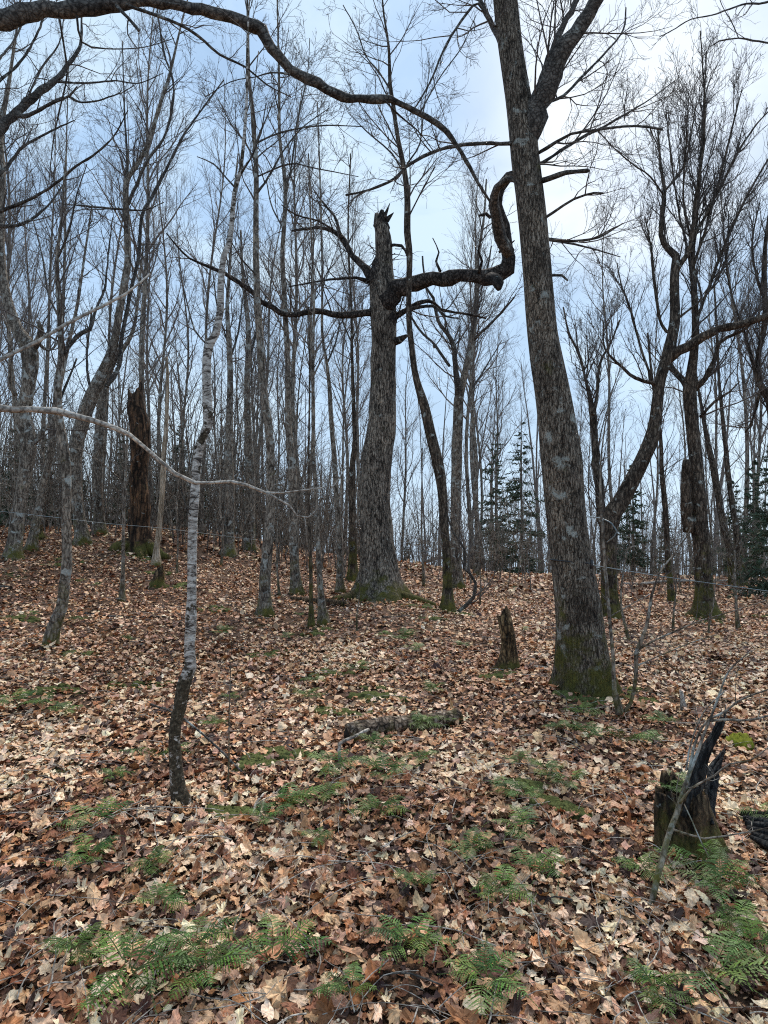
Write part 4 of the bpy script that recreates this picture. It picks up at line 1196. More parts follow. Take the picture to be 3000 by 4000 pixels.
# logs and dead wood on the ground
pA, pB = G(1365, 2900), G(1790, 2822)
m = MB()
t = np.linspace(0, 1, 30)[:, None]
p = pA * (1 - t) + pB * t
p[:, 2] = [h(a[0], a[1]) + .05 for a in p]
p += rng.standard_normal(p.shape) * .003
m.tubes(p, np.linspace(.08, .06, 30) * (1 + .05 * np.sin(np.arange(30) * .9)), 20, wobble(.06, seed=4), cap=True)
tk = bpy.data.objects.new('birch_log', None)
C.objects.link(tk)
tk.location = pA
tag(tk, 'short pale birch log with a dark rotten end half sunk in the leaves', 'log')
m.build('bark', bark('log_bark', (.02, .014, .01), (.20, .15, .11), (.52, .44, .36), 18, 1, 0.3, .5, .3, .9), tk, pA)
m = MB()
dirn = norm(pB - pA)
pe = np.array([pA - dirn * .012 + [0, 0, .045], pA + dirn * .07 + [0, 0, .045]])
m.tubes(np.array([pe[0], (pe[0] + pe[1]) / 2, pe[1]]), np.array([.05, .078, .08]), 18, wobble(.08, seed=6), cap=True)
m.build('hollow_end', M['cut_end'], tk, pA)

stick('fallen_branch', 'pale forked stick lying over the dark end of the birch log', [([(1325, 2980, 14), (1330, 2905, 14), (1380, 2880, 14), (1440, 2848, 13)], .25, 0)], M['pale_dead'], seed=82)
stick('fallen_branch', 'short whitish stick end pointing out of the leaves at lower left', [([(255, 3425, 24), (265, 3370, 24), (275, 3310, 20)], .25, 0)], M['pale_dead'], seed=83, sides=10)
stick('fallen_branch', 'long dark bowed branch lying between the mossy leaning stem and the white birch', [([(265, 2390, 10), (340, 2430, 10), (440, 2460, 10), (560, 2450, 9), (720, 2425, 8)], 0, 0), ([(350, 2435, 6), (450, 2478, 6), (560, 2468, 4)], .0, 0)], M['limb'], seed=84)
stick('fallen_branch', 'leaning brown stick across the slope right of the white birch foot', [([(990, 3060, 9), (920, 2990, 9), (850, 2920, 9), (770, 2850, 8), (690, 2790, 8), (590, 2750, 7)], .8, 0)], M['limb'], seed=85, kids_ln=.15)
stick('fallen_branch', 'thin grey forked twig on the pale leaves at the left edge', [([(0, 2905, 7), (90, 2960, 8), (180, 2995, 9), (212, 3028, 8)], -.2, 0), ([(190, 2995, 6), (250, 2970, 5), (300, 2925, 4)], .2, 0)], M['limb'], seed=86)
stick('fallen_branch', 'brown rotten stick running into the dark hollow in front of the birch log', [([(1660, 3300, 22), (1720, 3265, 24), (1790, 3225, 24), (1850, 3185, 18)], .3, 0)], M['stump'], seed=87, sides=10)
stick('fallen_branch', 'long thin grey twig reaching the bottom edge right of centre', [([(1800, 3705, 9), (1880, 3790, 9), (1950, 3860, 9), (2030, 3935, 9)], -.3, 0)], M['limb'], seed=88)
stick('fallen_branch', 'thin pale twig snaking past the middle right fern', [([(1815, 3250, 5), (1820, 3330, 6), (1850, 3410, 6), (1900, 3470, 7), (1990, 3510, 6)], -.3, 0)], M['pale_dead'], seed=89)
stick('fallen_branch', 'short pale stick leaning in the leaves just right of the yellowing fern', [([(985, 3240, 12), (990, 3190, 10), (1000, 3140, 10), (1030, 3100, 9)], .3, 0)], M['pale_dead'], seed=90)
stick('fallen_branch', 'curved bare twig lying below the mossy stump and left of the propped branch', [([(2110, 3555, 6), (2140, 3510, 6), (2200, 3505, 7), (2300, 3540, 6)], 0, 0)], M['limb'], seed=91)
stick('fallen_branch', 'crooked twig arching down from the ochre stump toward the massive maple foot', [([(2060, 2610, 16), (2110, 2640, 16), (2135, 2685, 18), (2115, 2740, 12), (2100, 2800, 10)], -.3, 0), ([(2135, 2685, 8), (2160, 2700, 6)], 0, 0)], M['pale_dead'], seed=92, sides=8)
stick('fallen_branch', 'dark dead branch slanting from the right side of the massive maple', [([(2400, 2590, 12), (2480, 2650, 12), (2560, 2720, 11), (2640, 2790, 8)], -.8, 0)], M['limb'], seed=93)
stick('fallen_branch', 'thin dark bent twig low at the left edge above the bottom left ferns', [([(0, 3740, 5), (100, 3690, 6), (200, 3680, 6), (290, 3620, 5)], .2, 0)], M['limb'], seed=94)
stick('fallen_branch', 'thin straight grey twig sloping down toward the bottom left fern clump', [([(700, 3480, 6), (800, 3560, 6), (900, 3640, 6), (950, 3680, 5)], -.2, 0)], M['limb'], seed=94)
stick('fallen_branch', 'slim grey twig with side shoots near the bottom centre ferns', [([(1090, 3770, 7), (1140, 3815, 7), (1200, 3810, 6), (1290, 3790, 4)], 0, 0)], M['limb'], seed=95)
stick('fallen_branch', 'slim grey twig crossing just under the bottom centre fern', [([(1400, 3830, 5), (1560, 3800, 6), (1640, 3815, 6), (1730, 3850, 6)], -.1, 0)], M['limb'], seed=95)
stick('fallen_branch', 'long thin twig trailing across the leaves at the bottom, left of centre', [([(1110, 3540, 5), (1200, 3590, 6), (1290, 3600, 5)], 0, 0)], M['limb'], seed=96)
stick('fallen_branch', 'short grey twig dropping from the long thin one at the bottom, left of centre', [([(1285, 3620, 6), (1340, 3690, 6), (1400, 3725, 5)], -.1, 0)], M['limb'], seed=96)
stick('fallen_log', 'pale fallen log on the far crest behind the dark leaning tree', [([(1660, 2195, 14), (1700, 2182, 14), (1730, 2178, 10)], .2, 0)], M['pale_dead'], cat='log', seed=97, sides=10)
stick('fallen_log', 'long pale fallen pole at the crest under the tubing line', [([(2430, 2285, 12), (2530, 2278, 12), (2620, 2270, 10), (2850, 2268, 8)], 0, 0)], M['pale_dead'], cat='log', seed=98, sides=8)
stick('fallen_log', 'pale fallen log lying behind the saplings at the right edge', [([(2870, 2318, 16), (2950, 2335, 16), (3020, 2345, 16)], -.5, 0)], M['pale_dead'], cat='log', seed=99, sides=10)
stick('fallen_log', 'mossy fallen log stretching left from the roots of the old broken maple', [([(1135, 2350, 26), (1200, 2352, 30), (1280, 2356, 30), (1350, 2362, 26)], -.2, 0)], M['stump'], cat='log', seed=100, sides=12)
stick('fallen_branch', 'bent grey branch end at the left edge above the mossy leaning stem foot', [([(-10, 2300, 18), (20, 2330, 20), (45, 2355, 14)], 0, 0)], M['limb'], seed=101, sides=8)
stick('fallen_branch', 'straight thin pole lying on the slope near the crooked grey tree', [([(80, 2060, 8), (160, 2140, 8), (240, 2210, 7)], -1.2, 1)], M['limb'], seed=102)
r = np.random.default_rng(404)
for sx, sy, ex, ey, ww, lb in ((350, 2560, 640, 2500, 6, 'long thin stick lying left of the white birch, parallel to the slope'), (1450, 2420, 1610, 2405, 5, 'slim stick just below the roots of the old broken maple'), (1960, 2230, 2080, 2215, 9, 'weathered pole on the crest left of the massive maple'),
                               (2480, 2980, 2700, 2900, 5, 'thin curved stick above the mossy stump'), (900, 3330, 1100, 3270, 6, 'thin stick pointing at the yellowing fern from below'), (1900, 2760, 2070, 2690, 8, 'brown stick between the birch log and the ochre stump'),
                               (2150, 2960, 2390, 3010, 5, 'fine reddish twig below the massive maple foot'), (2440, 2620, 2760, 2540, 8, 'long grey limb lying on the slope behind the twin stemmed sapling'), (620, 3420, 790, 3340, 6, 'short bent twig below the white birch foot'),
                               (1690, 3020, 1560, 3110, 6, 'small twig beside the single long frond'), (2860, 3300, 2960, 3420, 7, 'dark twig running downhill from the black chunk'), (2080, 3780, 2330, 3720, 5, 'slender twig on the pale leaves left of the bottom right ferns')):
    mx_, my_ = (sx + ex) / 2, (sy + ey) / 2
    da, db = G(sx, sy)[1], G(ex, ey)[1]
    stick('fallen_branch', lb, [([(sx, sy, ww), (mx_ + r.uniform(-14, 14), my_ + r.uniform(-14, 14), ww), (ex, ey, ww * .5)], db - da, 0)], M[('limb', 'pale_dead')[int(sx) % 3 == 0]], seed=int(sx), kids_ln=.12 if ww < 7 else 0)
# blackened chunk at the right edge
m = MB()
for q in range(6):
    a0 = G(2895 + q * 8, 3215 + q * 20) + [0, 0, .05]
    b0 = G(3060, 3240 + q * 28) + [0, 0, .05]
    t = np.linspace(0, 1, 10)[:, None]
    p = a0 * (1 - t) + b0 * t
    m.tubes(p, np.linspace(.012, .032, 10), 9, wobble(.15, seed=q), cap=True)
tag(m.build('charred_chunk', M['char'], None), 'black ridged chunk of wood cut by the right edge beside the mossy stump', 'dead wood')

# ------------------------------------------------------------------ sap tubing
def hose(name, tr, rad, mt, parent=None, origin=(0, 0, 0)):
    rows = np.array([(*P(a, b, d), rad) for a, b, d in tr])
    q = resample(rows, .08)
    m = MB()
    m.tubes(q[:, :3], q[:, 3], 8, cap=True)
    return m.build(name, mt, parent, origin)
bA = G(2285, 2700)
dA = bA[1]
o = thing('sap_tubing', 'blue grey sap tubing strung from the massive maple out past the right edge', 'tubing', P(2320, 2210, dA))
hose('tube', [(2310, 2206, dA - .14), (2400, 2222, dA + .2), (2560, 2248, dA + .9), (2750, 2275, dA + 1.4), (3020, 2312, dA + 2)], .0045, M['tube'], o, o.location)
th = np.linspace(-math.pi * .02, -math.pi * 1.0, 30)
zc = P(2230, 2194, dA)
ww = .186
ring = np.stack([zc[0] + ww * np.cos(th), dA + ww * np.sin(th), zc[2] + .018 * np.cos(th) * -1], 1)
m = MB()
m.tubes(ring, np.full(30, .008), 8, cap=True)
m.build('tie_hose', M['strap'], o, o.location)
m = MB()
m.tubes(np.array([P(2311, 2185, dA - .2), P(2311, 2206, dA - .2), P(2311, 2222, dA - .2)]), np.array([.012, .014, .012]), 10, cap=True)
m.build('fitting', M['strap'], o, o.location)
o = thing('sap_tubing', 'looped pale tubing hanging on the mossy forked tree beside the massive maple', 'tubing', P(2330, 2020, dA + 1.6))
hose('tube', [(2300, 2018, dA + 2.2), (2350, 2026, dA + 1.6), (2390, 2045, dA + 1.4), (2410, 2075, dA + 1.4), (2400, 2095, dA + 1.4), (2372, 2118, dA + 1.6)], .0075, M['tube'], o, o.location)
o = thing('sap_tubing', 'thin sap line strung across the slope from the left edge past the broken brown snag', 'tubing', P(100, 2010, 9))
hose('tube', [(-20, 1995, 11), (100, 2008, 10.5), (260, 2026, 9.2), (420, 2045, 9.6), (620, 2062, 10), (770, 2080, 10.5), (1050, 2115, 13)], .0032, M['tube'], o, o.location)
o = thing('sap_tubing', 'short sap line between the old broken maple and the dark leaning tree', 'tubing', P(1560, 2150, dM))
hose('tube', [(1530, 2153, dM), (1600, 2152, dM - .3), (1710, 2155, dM - .8)], .005, M['tube'], o, o.location)

# ------------------------------------------------------------------ ferns
def fern_mesh(seed, nfr, ln, spread=1.0, droop=.5):
    r = np.random.default_rng(seed)
    m = MB()
    for f in range(nfr):
        az = 2 * math.pi * f / nfr * spread + r.uniform(-.4, .4)
        Lf = ln * r.uniform(.65, 1.15)
        n = 20
        t = np.linspace(0, 1, n)
        el0 = r.uniform(.3, .95)
        el = el0 - (el0 + droop * r.uniform(.5, 1.2)) * t
        dx = np.cos(el) * Lf / n
        dz = np.sin(el) * Lf / n
        s = np.cumsum(dx)
        z = np.cumsum(dz) + .02
        z = np.maximum(z, .035 + .012 * np.sin(t * 9 + f)) + .015
        bend = r.uniform(-.4, .4) * t ** 2
        ax, ay = np.cos(az + bend), np.sin(az + bend)
        pts = np.stack([s * ax, s * ay, z], 1)
        m.tubes(pts, np.linspace(.0022, .0008, n), 3, tint=(.10, .12, .03))
        T = norm(np.gradient(pts, axis=0))
        side = norm(np.cross(T, np.array([0, 0, 1.0])))
        upv = np.cross(side, T)
        base = np.array((.06, .145, .02)) * r.uniform(.5, 1.45) * np.array([r.uniform(.85, 1.8), 1, 1])
        for q in range(3, n):
            tq = t[q]
            pl = Lf * .24 * math.sin(min(1, (tq) * 1.15 + .12) * math.pi) ** .8 * (1.1 - .35 * tq) + .003
            for sg in (-1, 1):
                dr = norm(side[q] * sg + T[q] * r.uniform(.4, .6) + upv[q] * r.uniform(-.3, .1))
                wv = T[q] * Lf * .019
                k = 5
                rows = []
                fs = []
                for u in range(k):           # toothed leaflets: notched pairs of triangles off a mid line
                    uu = u / k
                    wd = (1 - uu) ** .8 * (1.25 if u else .8)
                    sag = np.array([0, 0, -.3 * pl * uu * uu])
                    c = pts[q] + dr * pl * uu + sag
                    c2 = pts[q] + dr * pl * (uu + 1.7 / k) + sag
                    tip = dr * pl * (1.0 / k)
                    rows += [c, c - wv * wd + tip, c2, c + wv * wd + tip]
                    fs += [(4 * u, 4 * u + 1, 4 * u + 2), (4 * u, 4 * u + 2, 4 * u + 3)]
                m.raw(np.array(rows), [(3, fs)], base * r.uniform(.65, 1.4))
    return m
FP = []
for k, (nf, ln, sp) in enumerate(((10, .22, 1), (8, .26, .8), (9, .21, 1), (11, .19, 1), (5, .31, .5), (10, .23, 1))):
    FP.append(fern_mesh(200 + k, nf, ln, sp))
fern_me = [q.build('fern', M['fern'], None, use_tint=True, smooth=False, link=False).data for q in FP]
FERNS = [
 (1655, 2870, 1.0, 'bright fern growing over the middle of the birch log'), (1730, 2850, .7, 'small fern at the far end of the birch log'), (1470, 2960, .7, 'low fern just below the dark end of the birch log'),
 (840, 2870, .75, 'round fern right of the white birch trunk'), (610, 3010, .9, 'flat green fern left of the white birch foot'), (450, 3070, .6, 'little fern down slope left of the white birch foot'), (900, 2750, .55, 'small fern behind and right of the white birch trunk'),
 (1290, 3050, 1.0, 'bushy grassy fern left of the single long frond'), (1500, 3085, .95, 'fern with a single long frond below the birch log'), (1270, 3150, .8, 'dull fern under the bushy grassy one'), (1110, 3235, .95, 'dense mid green fern beside the yellowing frond'), (1030, 3240, .6, 'small yellowing fern against the dense mid green one'),
 (1480, 3240, .9, 'trailing fern in the middle above the dark hollow'), (1230, 3320, .6, 'small fern at the left end of the dark hollow'), (1840, 3380, .9, 'neat fan shaped fern right of the dark hollow'), (1640, 3010, .7, 'yellow green fern below the birch log on its right'),
 (370, 3290, .75, 'fern in the leaves above the short whitish stick'), (345, 3420, 1.0, 'bright fern right beside the short whitish stick'), (600, 3440, .8, 'flattened olive fern between the whitish stick and the birch foot'), (620, 3590, .8, 'flattened dark fern above the bottom left ferns'),
 (1630, 3520, .75, 'thin pinnate fern above the bottom centre fern'), (1950, 3560, 1.15, 'large dark fern right of centre'), (2080, 3500, .9, 'dark fern overlapping the large dark one on its right'), (1600, 3790, 1.1, 'broad dark fern at the bottom centre'),
 (300, 3800, .9, 'fern frond spreading left at the bottom left'), (500, 3930, 1.3, 'big dark green fern at the bottom edge, leftmost of the clump'), (760, 3790, 1.15, 'upper fern of the bottom left clump'), (800, 3900, 1.2, 'lower fern of the bottom left clump, right of the big dark one'), (1060, 3850, 1.0, 'blurred olive fern right of the bottom left clump'),
 (1900, 3930, 1.1, 'dark fern at the bottom edge beside the long grey twig'), (2280, 2830, .9, 'tall fern below the massive maple foot'), (2200, 2880, .7, 'fern left of the tall one below the massive maple'), (2290, 2920, .8, 'bright short fern under the tall one'),
 (2590, 2860, .95, 'bright green fern right of the twin stemmed sapling'), (2440, 2960, 1.05, 'wide blue green fern above the mossy stump'), (2540, 2930, .6, 'small fern between the bright one and the wide blue green one'), (2130, 3060, .8, 'olive fern on the open slope left of the mossy stump'),
 (2230, 3110, .7, 'small blue green fern left of the mossy stump'), (2020, 3010, .6, 'bright small fern near the pale bark flakes'), (2050, 3160, .9, 'wide dull fern left of the mossy stump'), (2060, 3320, .9, 'faded fern in the hollow right of the brown rotten stick'), (1980, 3130, .7, 'olive fern just above the wide dull one'),
 (2510, 3470, .95, 'fern left of the foot of the propped branch'), (2740, 3440, 1.1, 'bright fern directly below the mossy stump'), (2820, 3560, 1.15, 'lush fern below the mossy stump, in the middle of its clump'), (2880, 3690, 1.0, 'fern at the lower end of the lush clump'), (2780, 3900, 1.25, 'light green fern in the bottom right corner'),
 (2950, 3800, 1.1, 'dark fern cut by the right edge near the bottom'), (2560, 3960, .9, 'fern at the bottom edge left of the light green corner fern'), (2985, 3230, .6, 'fern tuft at the right edge above the black chunk'), (870, 2500, .9, 'grey green fern clump behind the white birch, on its right'),
 (160, 2790, 1.0, 'broad low fern patch at the left edge'), (60, 2790, .9, 'fern cut by the left edge beside the broad low patch'), (250, 2810, .8, 'fern at the right end of the broad low patch'), (1200, 2750, .9, 'fern in the middle distance right of the white birch'), (1230, 2690, .7, 'fern just behind the middle distance one'),
 (1580, 2530, 1.1, 'wide green fern below the old broken maple'), (1500, 2500, .8, 'pale green fern left of the wide one below the old broken maple'), (1640, 2570, .8, 'fern touching the wide one on its right side'), (1800, 2540, .7, 'small fern right of the wide one, toward the ochre stump'), (1690, 2730, .8, 'lone fern between the ochre stump and the birch log'),
 (1400, 2640, .9, 'dull brownish fern in the middle of the slope'), (1120, 2510, .7, 'yellow green fern below the close pair of stems'), (1650, 2430, .5, 'tiny fern left of the dark leaning tree foot'), (300, 2290, .7, 'low fern behind the mossy leaning stem'), (380, 2300, .5, 'light green fern right of the mossy leaning stem'),
 (310, 2440, .8, 'fern patch right of the mossy stem foot'), (120, 2420, .8, 'fern left of the mossy stem foot'), (500, 2520, .5, 'small bright fern between the mossy stem and the white birch'), (1170, 2420, .6, 'fern just left of the close pair of stems'), (2060, 2480, .5, 'fern on the slope right of the ochre stump'),
 (600, 3110, .0, ''), (2290, 2620, .0, ''), (1370, 3960, .7, 'half buried fern at the bottom edge left of centre'), (1180, 3700, .0, ''),
]
for k, (px, py, sc, lb) in enumerate(FERNS):
    if sc == 0:
        continue
    g = G(px, py)
    o = bpy.data.objects.new('fern', fern_me[k % len(fern_me)])
    C.objects.link(o)
    o.location = g
    o.rotation_euler = (0, 0, random.uniform(0, 6.28))
    sc *= .86 if py > 3300 else 1.1
    o.scale = (sc, sc, sc * random.uniform(1.0, 1.5))
    o.location.z += .032
    tag(o, lb, 'fern', 'green ferns in the leaf litter')
    GREEN_SPOTS.append((g[0], g[1], .12 * sc))
g = P(2655, 3080, dS + .05)
for k, (dx, dy) in enumerate(((-.03, 0), (.04, .06))):
    o = bpy.data.objects.new('fern', fern_me[2 + k])
    C.objects.link(o)
    o.location = (g[0] + dx, g[1] + dy, g[2] - .02)
    o.scale = (.7, .7, .7)
    tag(o, ('drooping fern on the front of the mossy stump top', 'fern on the back rim of the mossy stump top')[k], 'fern', 'green ferns in the leaf litter')

# moss cushions (low green mounds between the leaves)
def mound(m, c, rx, ry, hz, col, seed, rot=0):
    r = np.random.default_rng(seed)
    nr, ns = 7, 22
    vs = []
    ph = r.uniform(0, 6.28, 4)
    for a in range(nr):
        q = a / (nr - 1)
        for b in range(ns):
            th = 2 * math.pi * b / ns
            k = 1 + .2 * math.sin(2 * th + ph[0]) + .15 * math.sin(3 * th + ph[1]) + .1 * math.sin(5 * th + ph[2])
            x, y = rx * q * k * math.cos(th), ry * q * k * math.sin(th)
            x, y = x * math.cos(rot) - y * math.sin(rot), x * math.sin(rot) + y * math.cos(rot)
            X, Y = c[0] + x, c[1] + y
            vs.append((X, Y, h(X, Y) + .012 + hz * math.sqrt(max(0, 1 - q * q)) * (1 + .25 * r.standard_normal()) - .03 * (q > .95)))
    i = np.arange(ns)
    j = (i + 1) % ns
    f = np.concatenate([np.stack([a * ns + i, (a + 1) * ns + i, (a + 1) * ns + j, a * ns + j], -1) for a in range(nr - 1)])
    vs = np.array(vs)
    m.raw(vs, [(4, f)], np.array(col) * r.uniform(.6, 1.4, (len(vs), 1)))
m = MB()
c = G(2888, 2908)
mound(m, c, .13, .09, .05, (.16, .17, .02), 5)
tag(m.build('moss_cushion', M['moss'], None, use_tint=True), 'bright yellow green moss cushion right of the blackened slab', 'moss')
m = MB()
MOSS_PX = [(830, 2380, .3), (560, 2690, .35), (200, 2700, .25), (1230, 2480, .2), (1270, 2460, .12), (1050, 2560, .4), (1450, 2720, .4), (1340, 2790, .3), (2150, 3150, .09), (2050, 3080, .08), (1010, 2990, .15), (1120, 2960, .2), (1560, 2330, .4), (1640, 2370, .35), (620, 2240, .3), (240, 2200, .5), (2400, 2700, .25), (2230, 2720, .2), (2500, 2740, .2), (1960, 2640, .16), (1930, 2650, .14),
                               (2750, 2430, .4), (2980, 2410, .4), (300, 2560, .2), (60, 2420, .35), (700, 2290, .3), (1700, 2420, .2), (2230, 3180, .07), (900, 3190, .1), (1800, 2400, .3), (2340, 2750, .2), (540, 2180, .5), (1300, 2640, .25)]
for k, (px, py, s) in enumerate(MOSS_PX):
    c = G(px, py)
    for q in range(16):
        a1, q1 = random.uniform(0, 6.28), random.random() ** .7 * s * .9
        c1 = c + np.array([math.cos(a1) * q1, math.sin(a1) * q1 * .7, 0])
        s1 = random.uniform(.03, .09)
        if q < 7:
            GREEN_SPOTS.append((c1[0], c1[1], s1))
        mound(m, c1, s1, s1 * .7, .018, (.095, .105, .035), 300 + k * 17 + q, random.uniform(-.5, .5))
tag(m.build('moss_patches', M['moss'], None, use_tint=True), 'thin green moss showing between the dead leaves', 'moss', None, 'stuff')

# ------------------------------------------------------------------ leaf litter build
hi = leaf_templates(30, 1, 1)
lo = leaf_templates(12, 2, 2)
lo2 = leaf_templates(8, 4, 3)
m = MB()
litter(m, 1.0, 4.4, 1200, .061, hi, 41)
litter(m, 1.0, 3.2, 2200, .030, lo2, 45)
litter(m, 3.2, 6.0, 800, .036, lo2, 46)
litter(m, 4.4, 9.0, 760, .059, lo, 42)
litter(m, 9.0, 16.0, 360, .072, lo2, 43)
litter(m, 16.0, 30.0, 80, .13, lo2, 44)
tag(m.build('leaf_litter', M['leaf'], None, use_tint=True, smooth=False), 'dead maple leaves carpeting the forest floor', 'leaves', None, 'stuff')
# loose scattering of twigs in the litter
r = np.random.default_rng(99)
n = 1300
yy = 1.8 + 14 * r.random(n) ** 1.5
xx = r.uniform(-.6, .6, n) * yy
P0 = np.stack([xx, yy, H(xx, yy) + .03], 1)
D = np.stack([r.standard_normal(n), r.standard_normal(n), .1 * r.standard_normal(n)], 1)
p, rd = grow(P0, D, r.uniform(.08, .5, n), r.uniform(.0012, .0035, n), 6, .18, 0, r, .5)
p[..., 2] = H(p[..., 0], p[..., 1]) + .02 + .03 * r.random((n, 1)) + .02 * np.sin(np.linspace(0, 3, 7))[None]
m = MB()
m.tubes(p, rd, 4)
tag(m.build('twig_litter', M['pale_dead'], None), 'fine fallen twigs strewn over the dead leaves', 'twigs', None, 'stuff')

# ------------------------------------------------------------------ background trees
def bg_proto(name, seed, Ht, R, lean, first, nb, blen, mt, mtw, style=0):
    r = np.random.default_rng(seed)
    e = bpy.data.objects.new(name, None)
    C.objects.link(e)
    e['category'] = 'tree'
    n = 26
    t = np.linspace(0, 1, n)
    ph = r.uniform(0, 6.28, 4)
    am = Ht * .012
    x = lean[0] * t * Ht + am * np.sin(4 * t + ph[0]) + am * .5 * np.sin(11 * t + ph[1])
    y = lean[1] * t * Ht + am * np.sin(5 * t + ph[2]) + am * .4 * np.sin(13 * t + ph[3])
    x -= x[0]
    y -= y[0]
    tr = np.stack([x, y, Ht * t - .25], 1)
    rd = R * .68 * (1 - .93 * t) + .004
    m = MB()
    m.tubes(tr, rd, 9, wobble(.04, .35, .3, 4, 0, seed))
    m.build('trunk', mt, e)
    m = MB()
    P0, D, Ln, R0 = [], [], [], []
    for k in range(nb):
        u = first + (1 - first) * (k + r.random()) / nb
        q = min(int(u * (n - 1)), n - 2)
        az = k * 2.4 + r.uniform(-.5, .5)
        el = r.uniform(.75, 1.15) if style == 0 else r.uniform(.95, 1.3)
        P0.append(tr[q] + (tr[q + 1] - tr[q]) * (u * (n - 1) - q))
        D.append((math.cos(az) * math.cos(el), math.sin(az) * math.cos(el), math.sin(el)))
        Ln.append(blen * r.uniform(.6, 1.25) * (1.15 - .6 * u))
        R0.append(min(rd[q] * .6, .012 + .010 * Ln[-1]))
    P0, D, Ln, R0 = map(np.array, (P0, D, Ln, R0))
    p, q = grow(P0, D, Ln, R0, 8, .12, .07, r)
    m.tubes(p, np.maximum(q, .0042), 4)
    a = kids(p, q, Ln, 8, r, .2, 1, (.35, .75), .55, .55, .004)
    p2, q2 = grow(*a, 5, .15, .08, r)
    m.tubes(p2, np.maximum(q2, .0032), 3)
    b = kids(p2, q2, a[2], 6, r, .2, 1, (.35, .8), .55, .6, .003)
    p3, q3 = grow(*b, 3, .18, .06, r)
    m.tubes(p3, np.maximum(q3, .0026), 3)
    m.build('crown', mtw, e)
    return e
PROT = []
spec = [(15, .10, (.02, .0), .45, 20, 2.6, 'slender'), (17, .14, (-.03, .02), .38, 24, 3.2, 'tall'), (13, .08, (.05, .0), .4, 18, 2.2, 'thin leaning'), (18, .17, (.0, .0), .4, 26, 3.6, 'stout'),
        (16, .12, (-.05, .0), .35, 22, 3.0, 'slanting'), (12, .07, (.0, .03), .3, 18, 2.0, 'spindly'), (14, .12, (.08, .02), .3, 22, 2.8, 'bent'), (19, .15, (.01, .0), .5, 22, 3.0, 'high crowned'), (15, .11, (-.02, -.02), .3, 26, 2.8, 'bushy topped'), (11, .06, (.03, 0), .25, 16, 1.8, 'small')]
for k, (Ht, R, ln_, fi, nb, bl, word) in enumerate(spec):
    PROT.append((bg_proto('bare_tree', 500 + k, Ht, R, ln_, fi, nb, bl, M['far'], M['far_twig'], k % 2), word))

HEROES.sort()
hpos = [(a[1], a[2]) for a in HEROES]
cand = []
rr = random.Random(12)
def try_place(n, x0, x1, y0, y1, mind):
    c = 0
    for _ in range(n * 40):
        if c >= n:
            break
        px = rr.uniform(x0, x1)
        y = y0 + (y1 - y0) * rr.random()
        x = (px - 1500) / F * y
        if any(math.hypot(x - a, y - b) < 1.0 for a, b in hpos) or any(math.hypot(x - q[1], y - q[2]) < mind for q in cand):
            continue
        cand.append((px, x, y))
        c += 1
try_place(12, -100, 950, 20, 30, 1.0)
try_place(15, -100, 1500, 28, 44, 1.1)
try_place(13, 950, 2050, 22, 40, 1.1)
try_place(14, 1500, 3100, 27, 46, 1.3)
try_place(7, 2300, 3150, 19, 34, 1.2)
cand.sort()
names = [(a[0], a[3]) for a in HEROES]
groups = {}
for q in cand:
    lo_ = [b for b in names if b[0] <= q[0]]
    hi_ = [b for b in names if b[0] > q[0]]
    A = lo_[-1][1] if lo_ else None
    B = hi_[0][1] if hi_ else None
    groups.setdefault((A, B), []).append(q)
ORD = ['first', 'second', 'third', 'fourth', 'fifth', 'sixth', 'seventh', 'eighth', 'ninth', 'tenth', 'eleventh', 'twelfth', 'thirteenth', 'fourteenth', 'fifteenth', 'sixteenth', 'seventeenth', 'eighteenth', 'nineteenth', 'twentieth'] + ['twenty-%s' % w for w in ('first', 'second', 'third', 'fourth', 'fifth', 'sixth', 'seventh', 'eighth', 'ninth')] + ['thirtieth']
used = set()
def short(s):
    return s.replace('the ', '')
for (A, B), qs in groups.items():
    for k, (px, x, y) in enumerate(qs):
        pi = rr.randrange(len(PROT))
        proto, word = PROT[pi]
        if A and B:
            lb = '%s far tree, %s from left between %s and %s' % (word, ORD[k], short(A), short(B))
        elif A:
            lb = '%s far tree, %s to the right of %s' % (word, ORD[k], short(A))
        else:
            lb = '%s far tree, %s from left edge before %s' % (word, ORD[k], short(B))
        loc = (x, y, h(x, y) - .05)
        sc = rr.uniform(.8, 1.15)
        rz = rr.uniform(-.5, .5) + (math.pi if rr.random() < .3 else 0)
        if pi not in used:
            used.add(pi)
            proto.location = loc
            proto.rotation_euler = (0, 0, rz)
            proto.scale = (sc,) * 3
            tag(proto, lb, 'tree', 'bare trees of the wood behind')
        else:
            copy_thing(proto, loc, rz, sc, lb, 'bare trees of the wood behind')

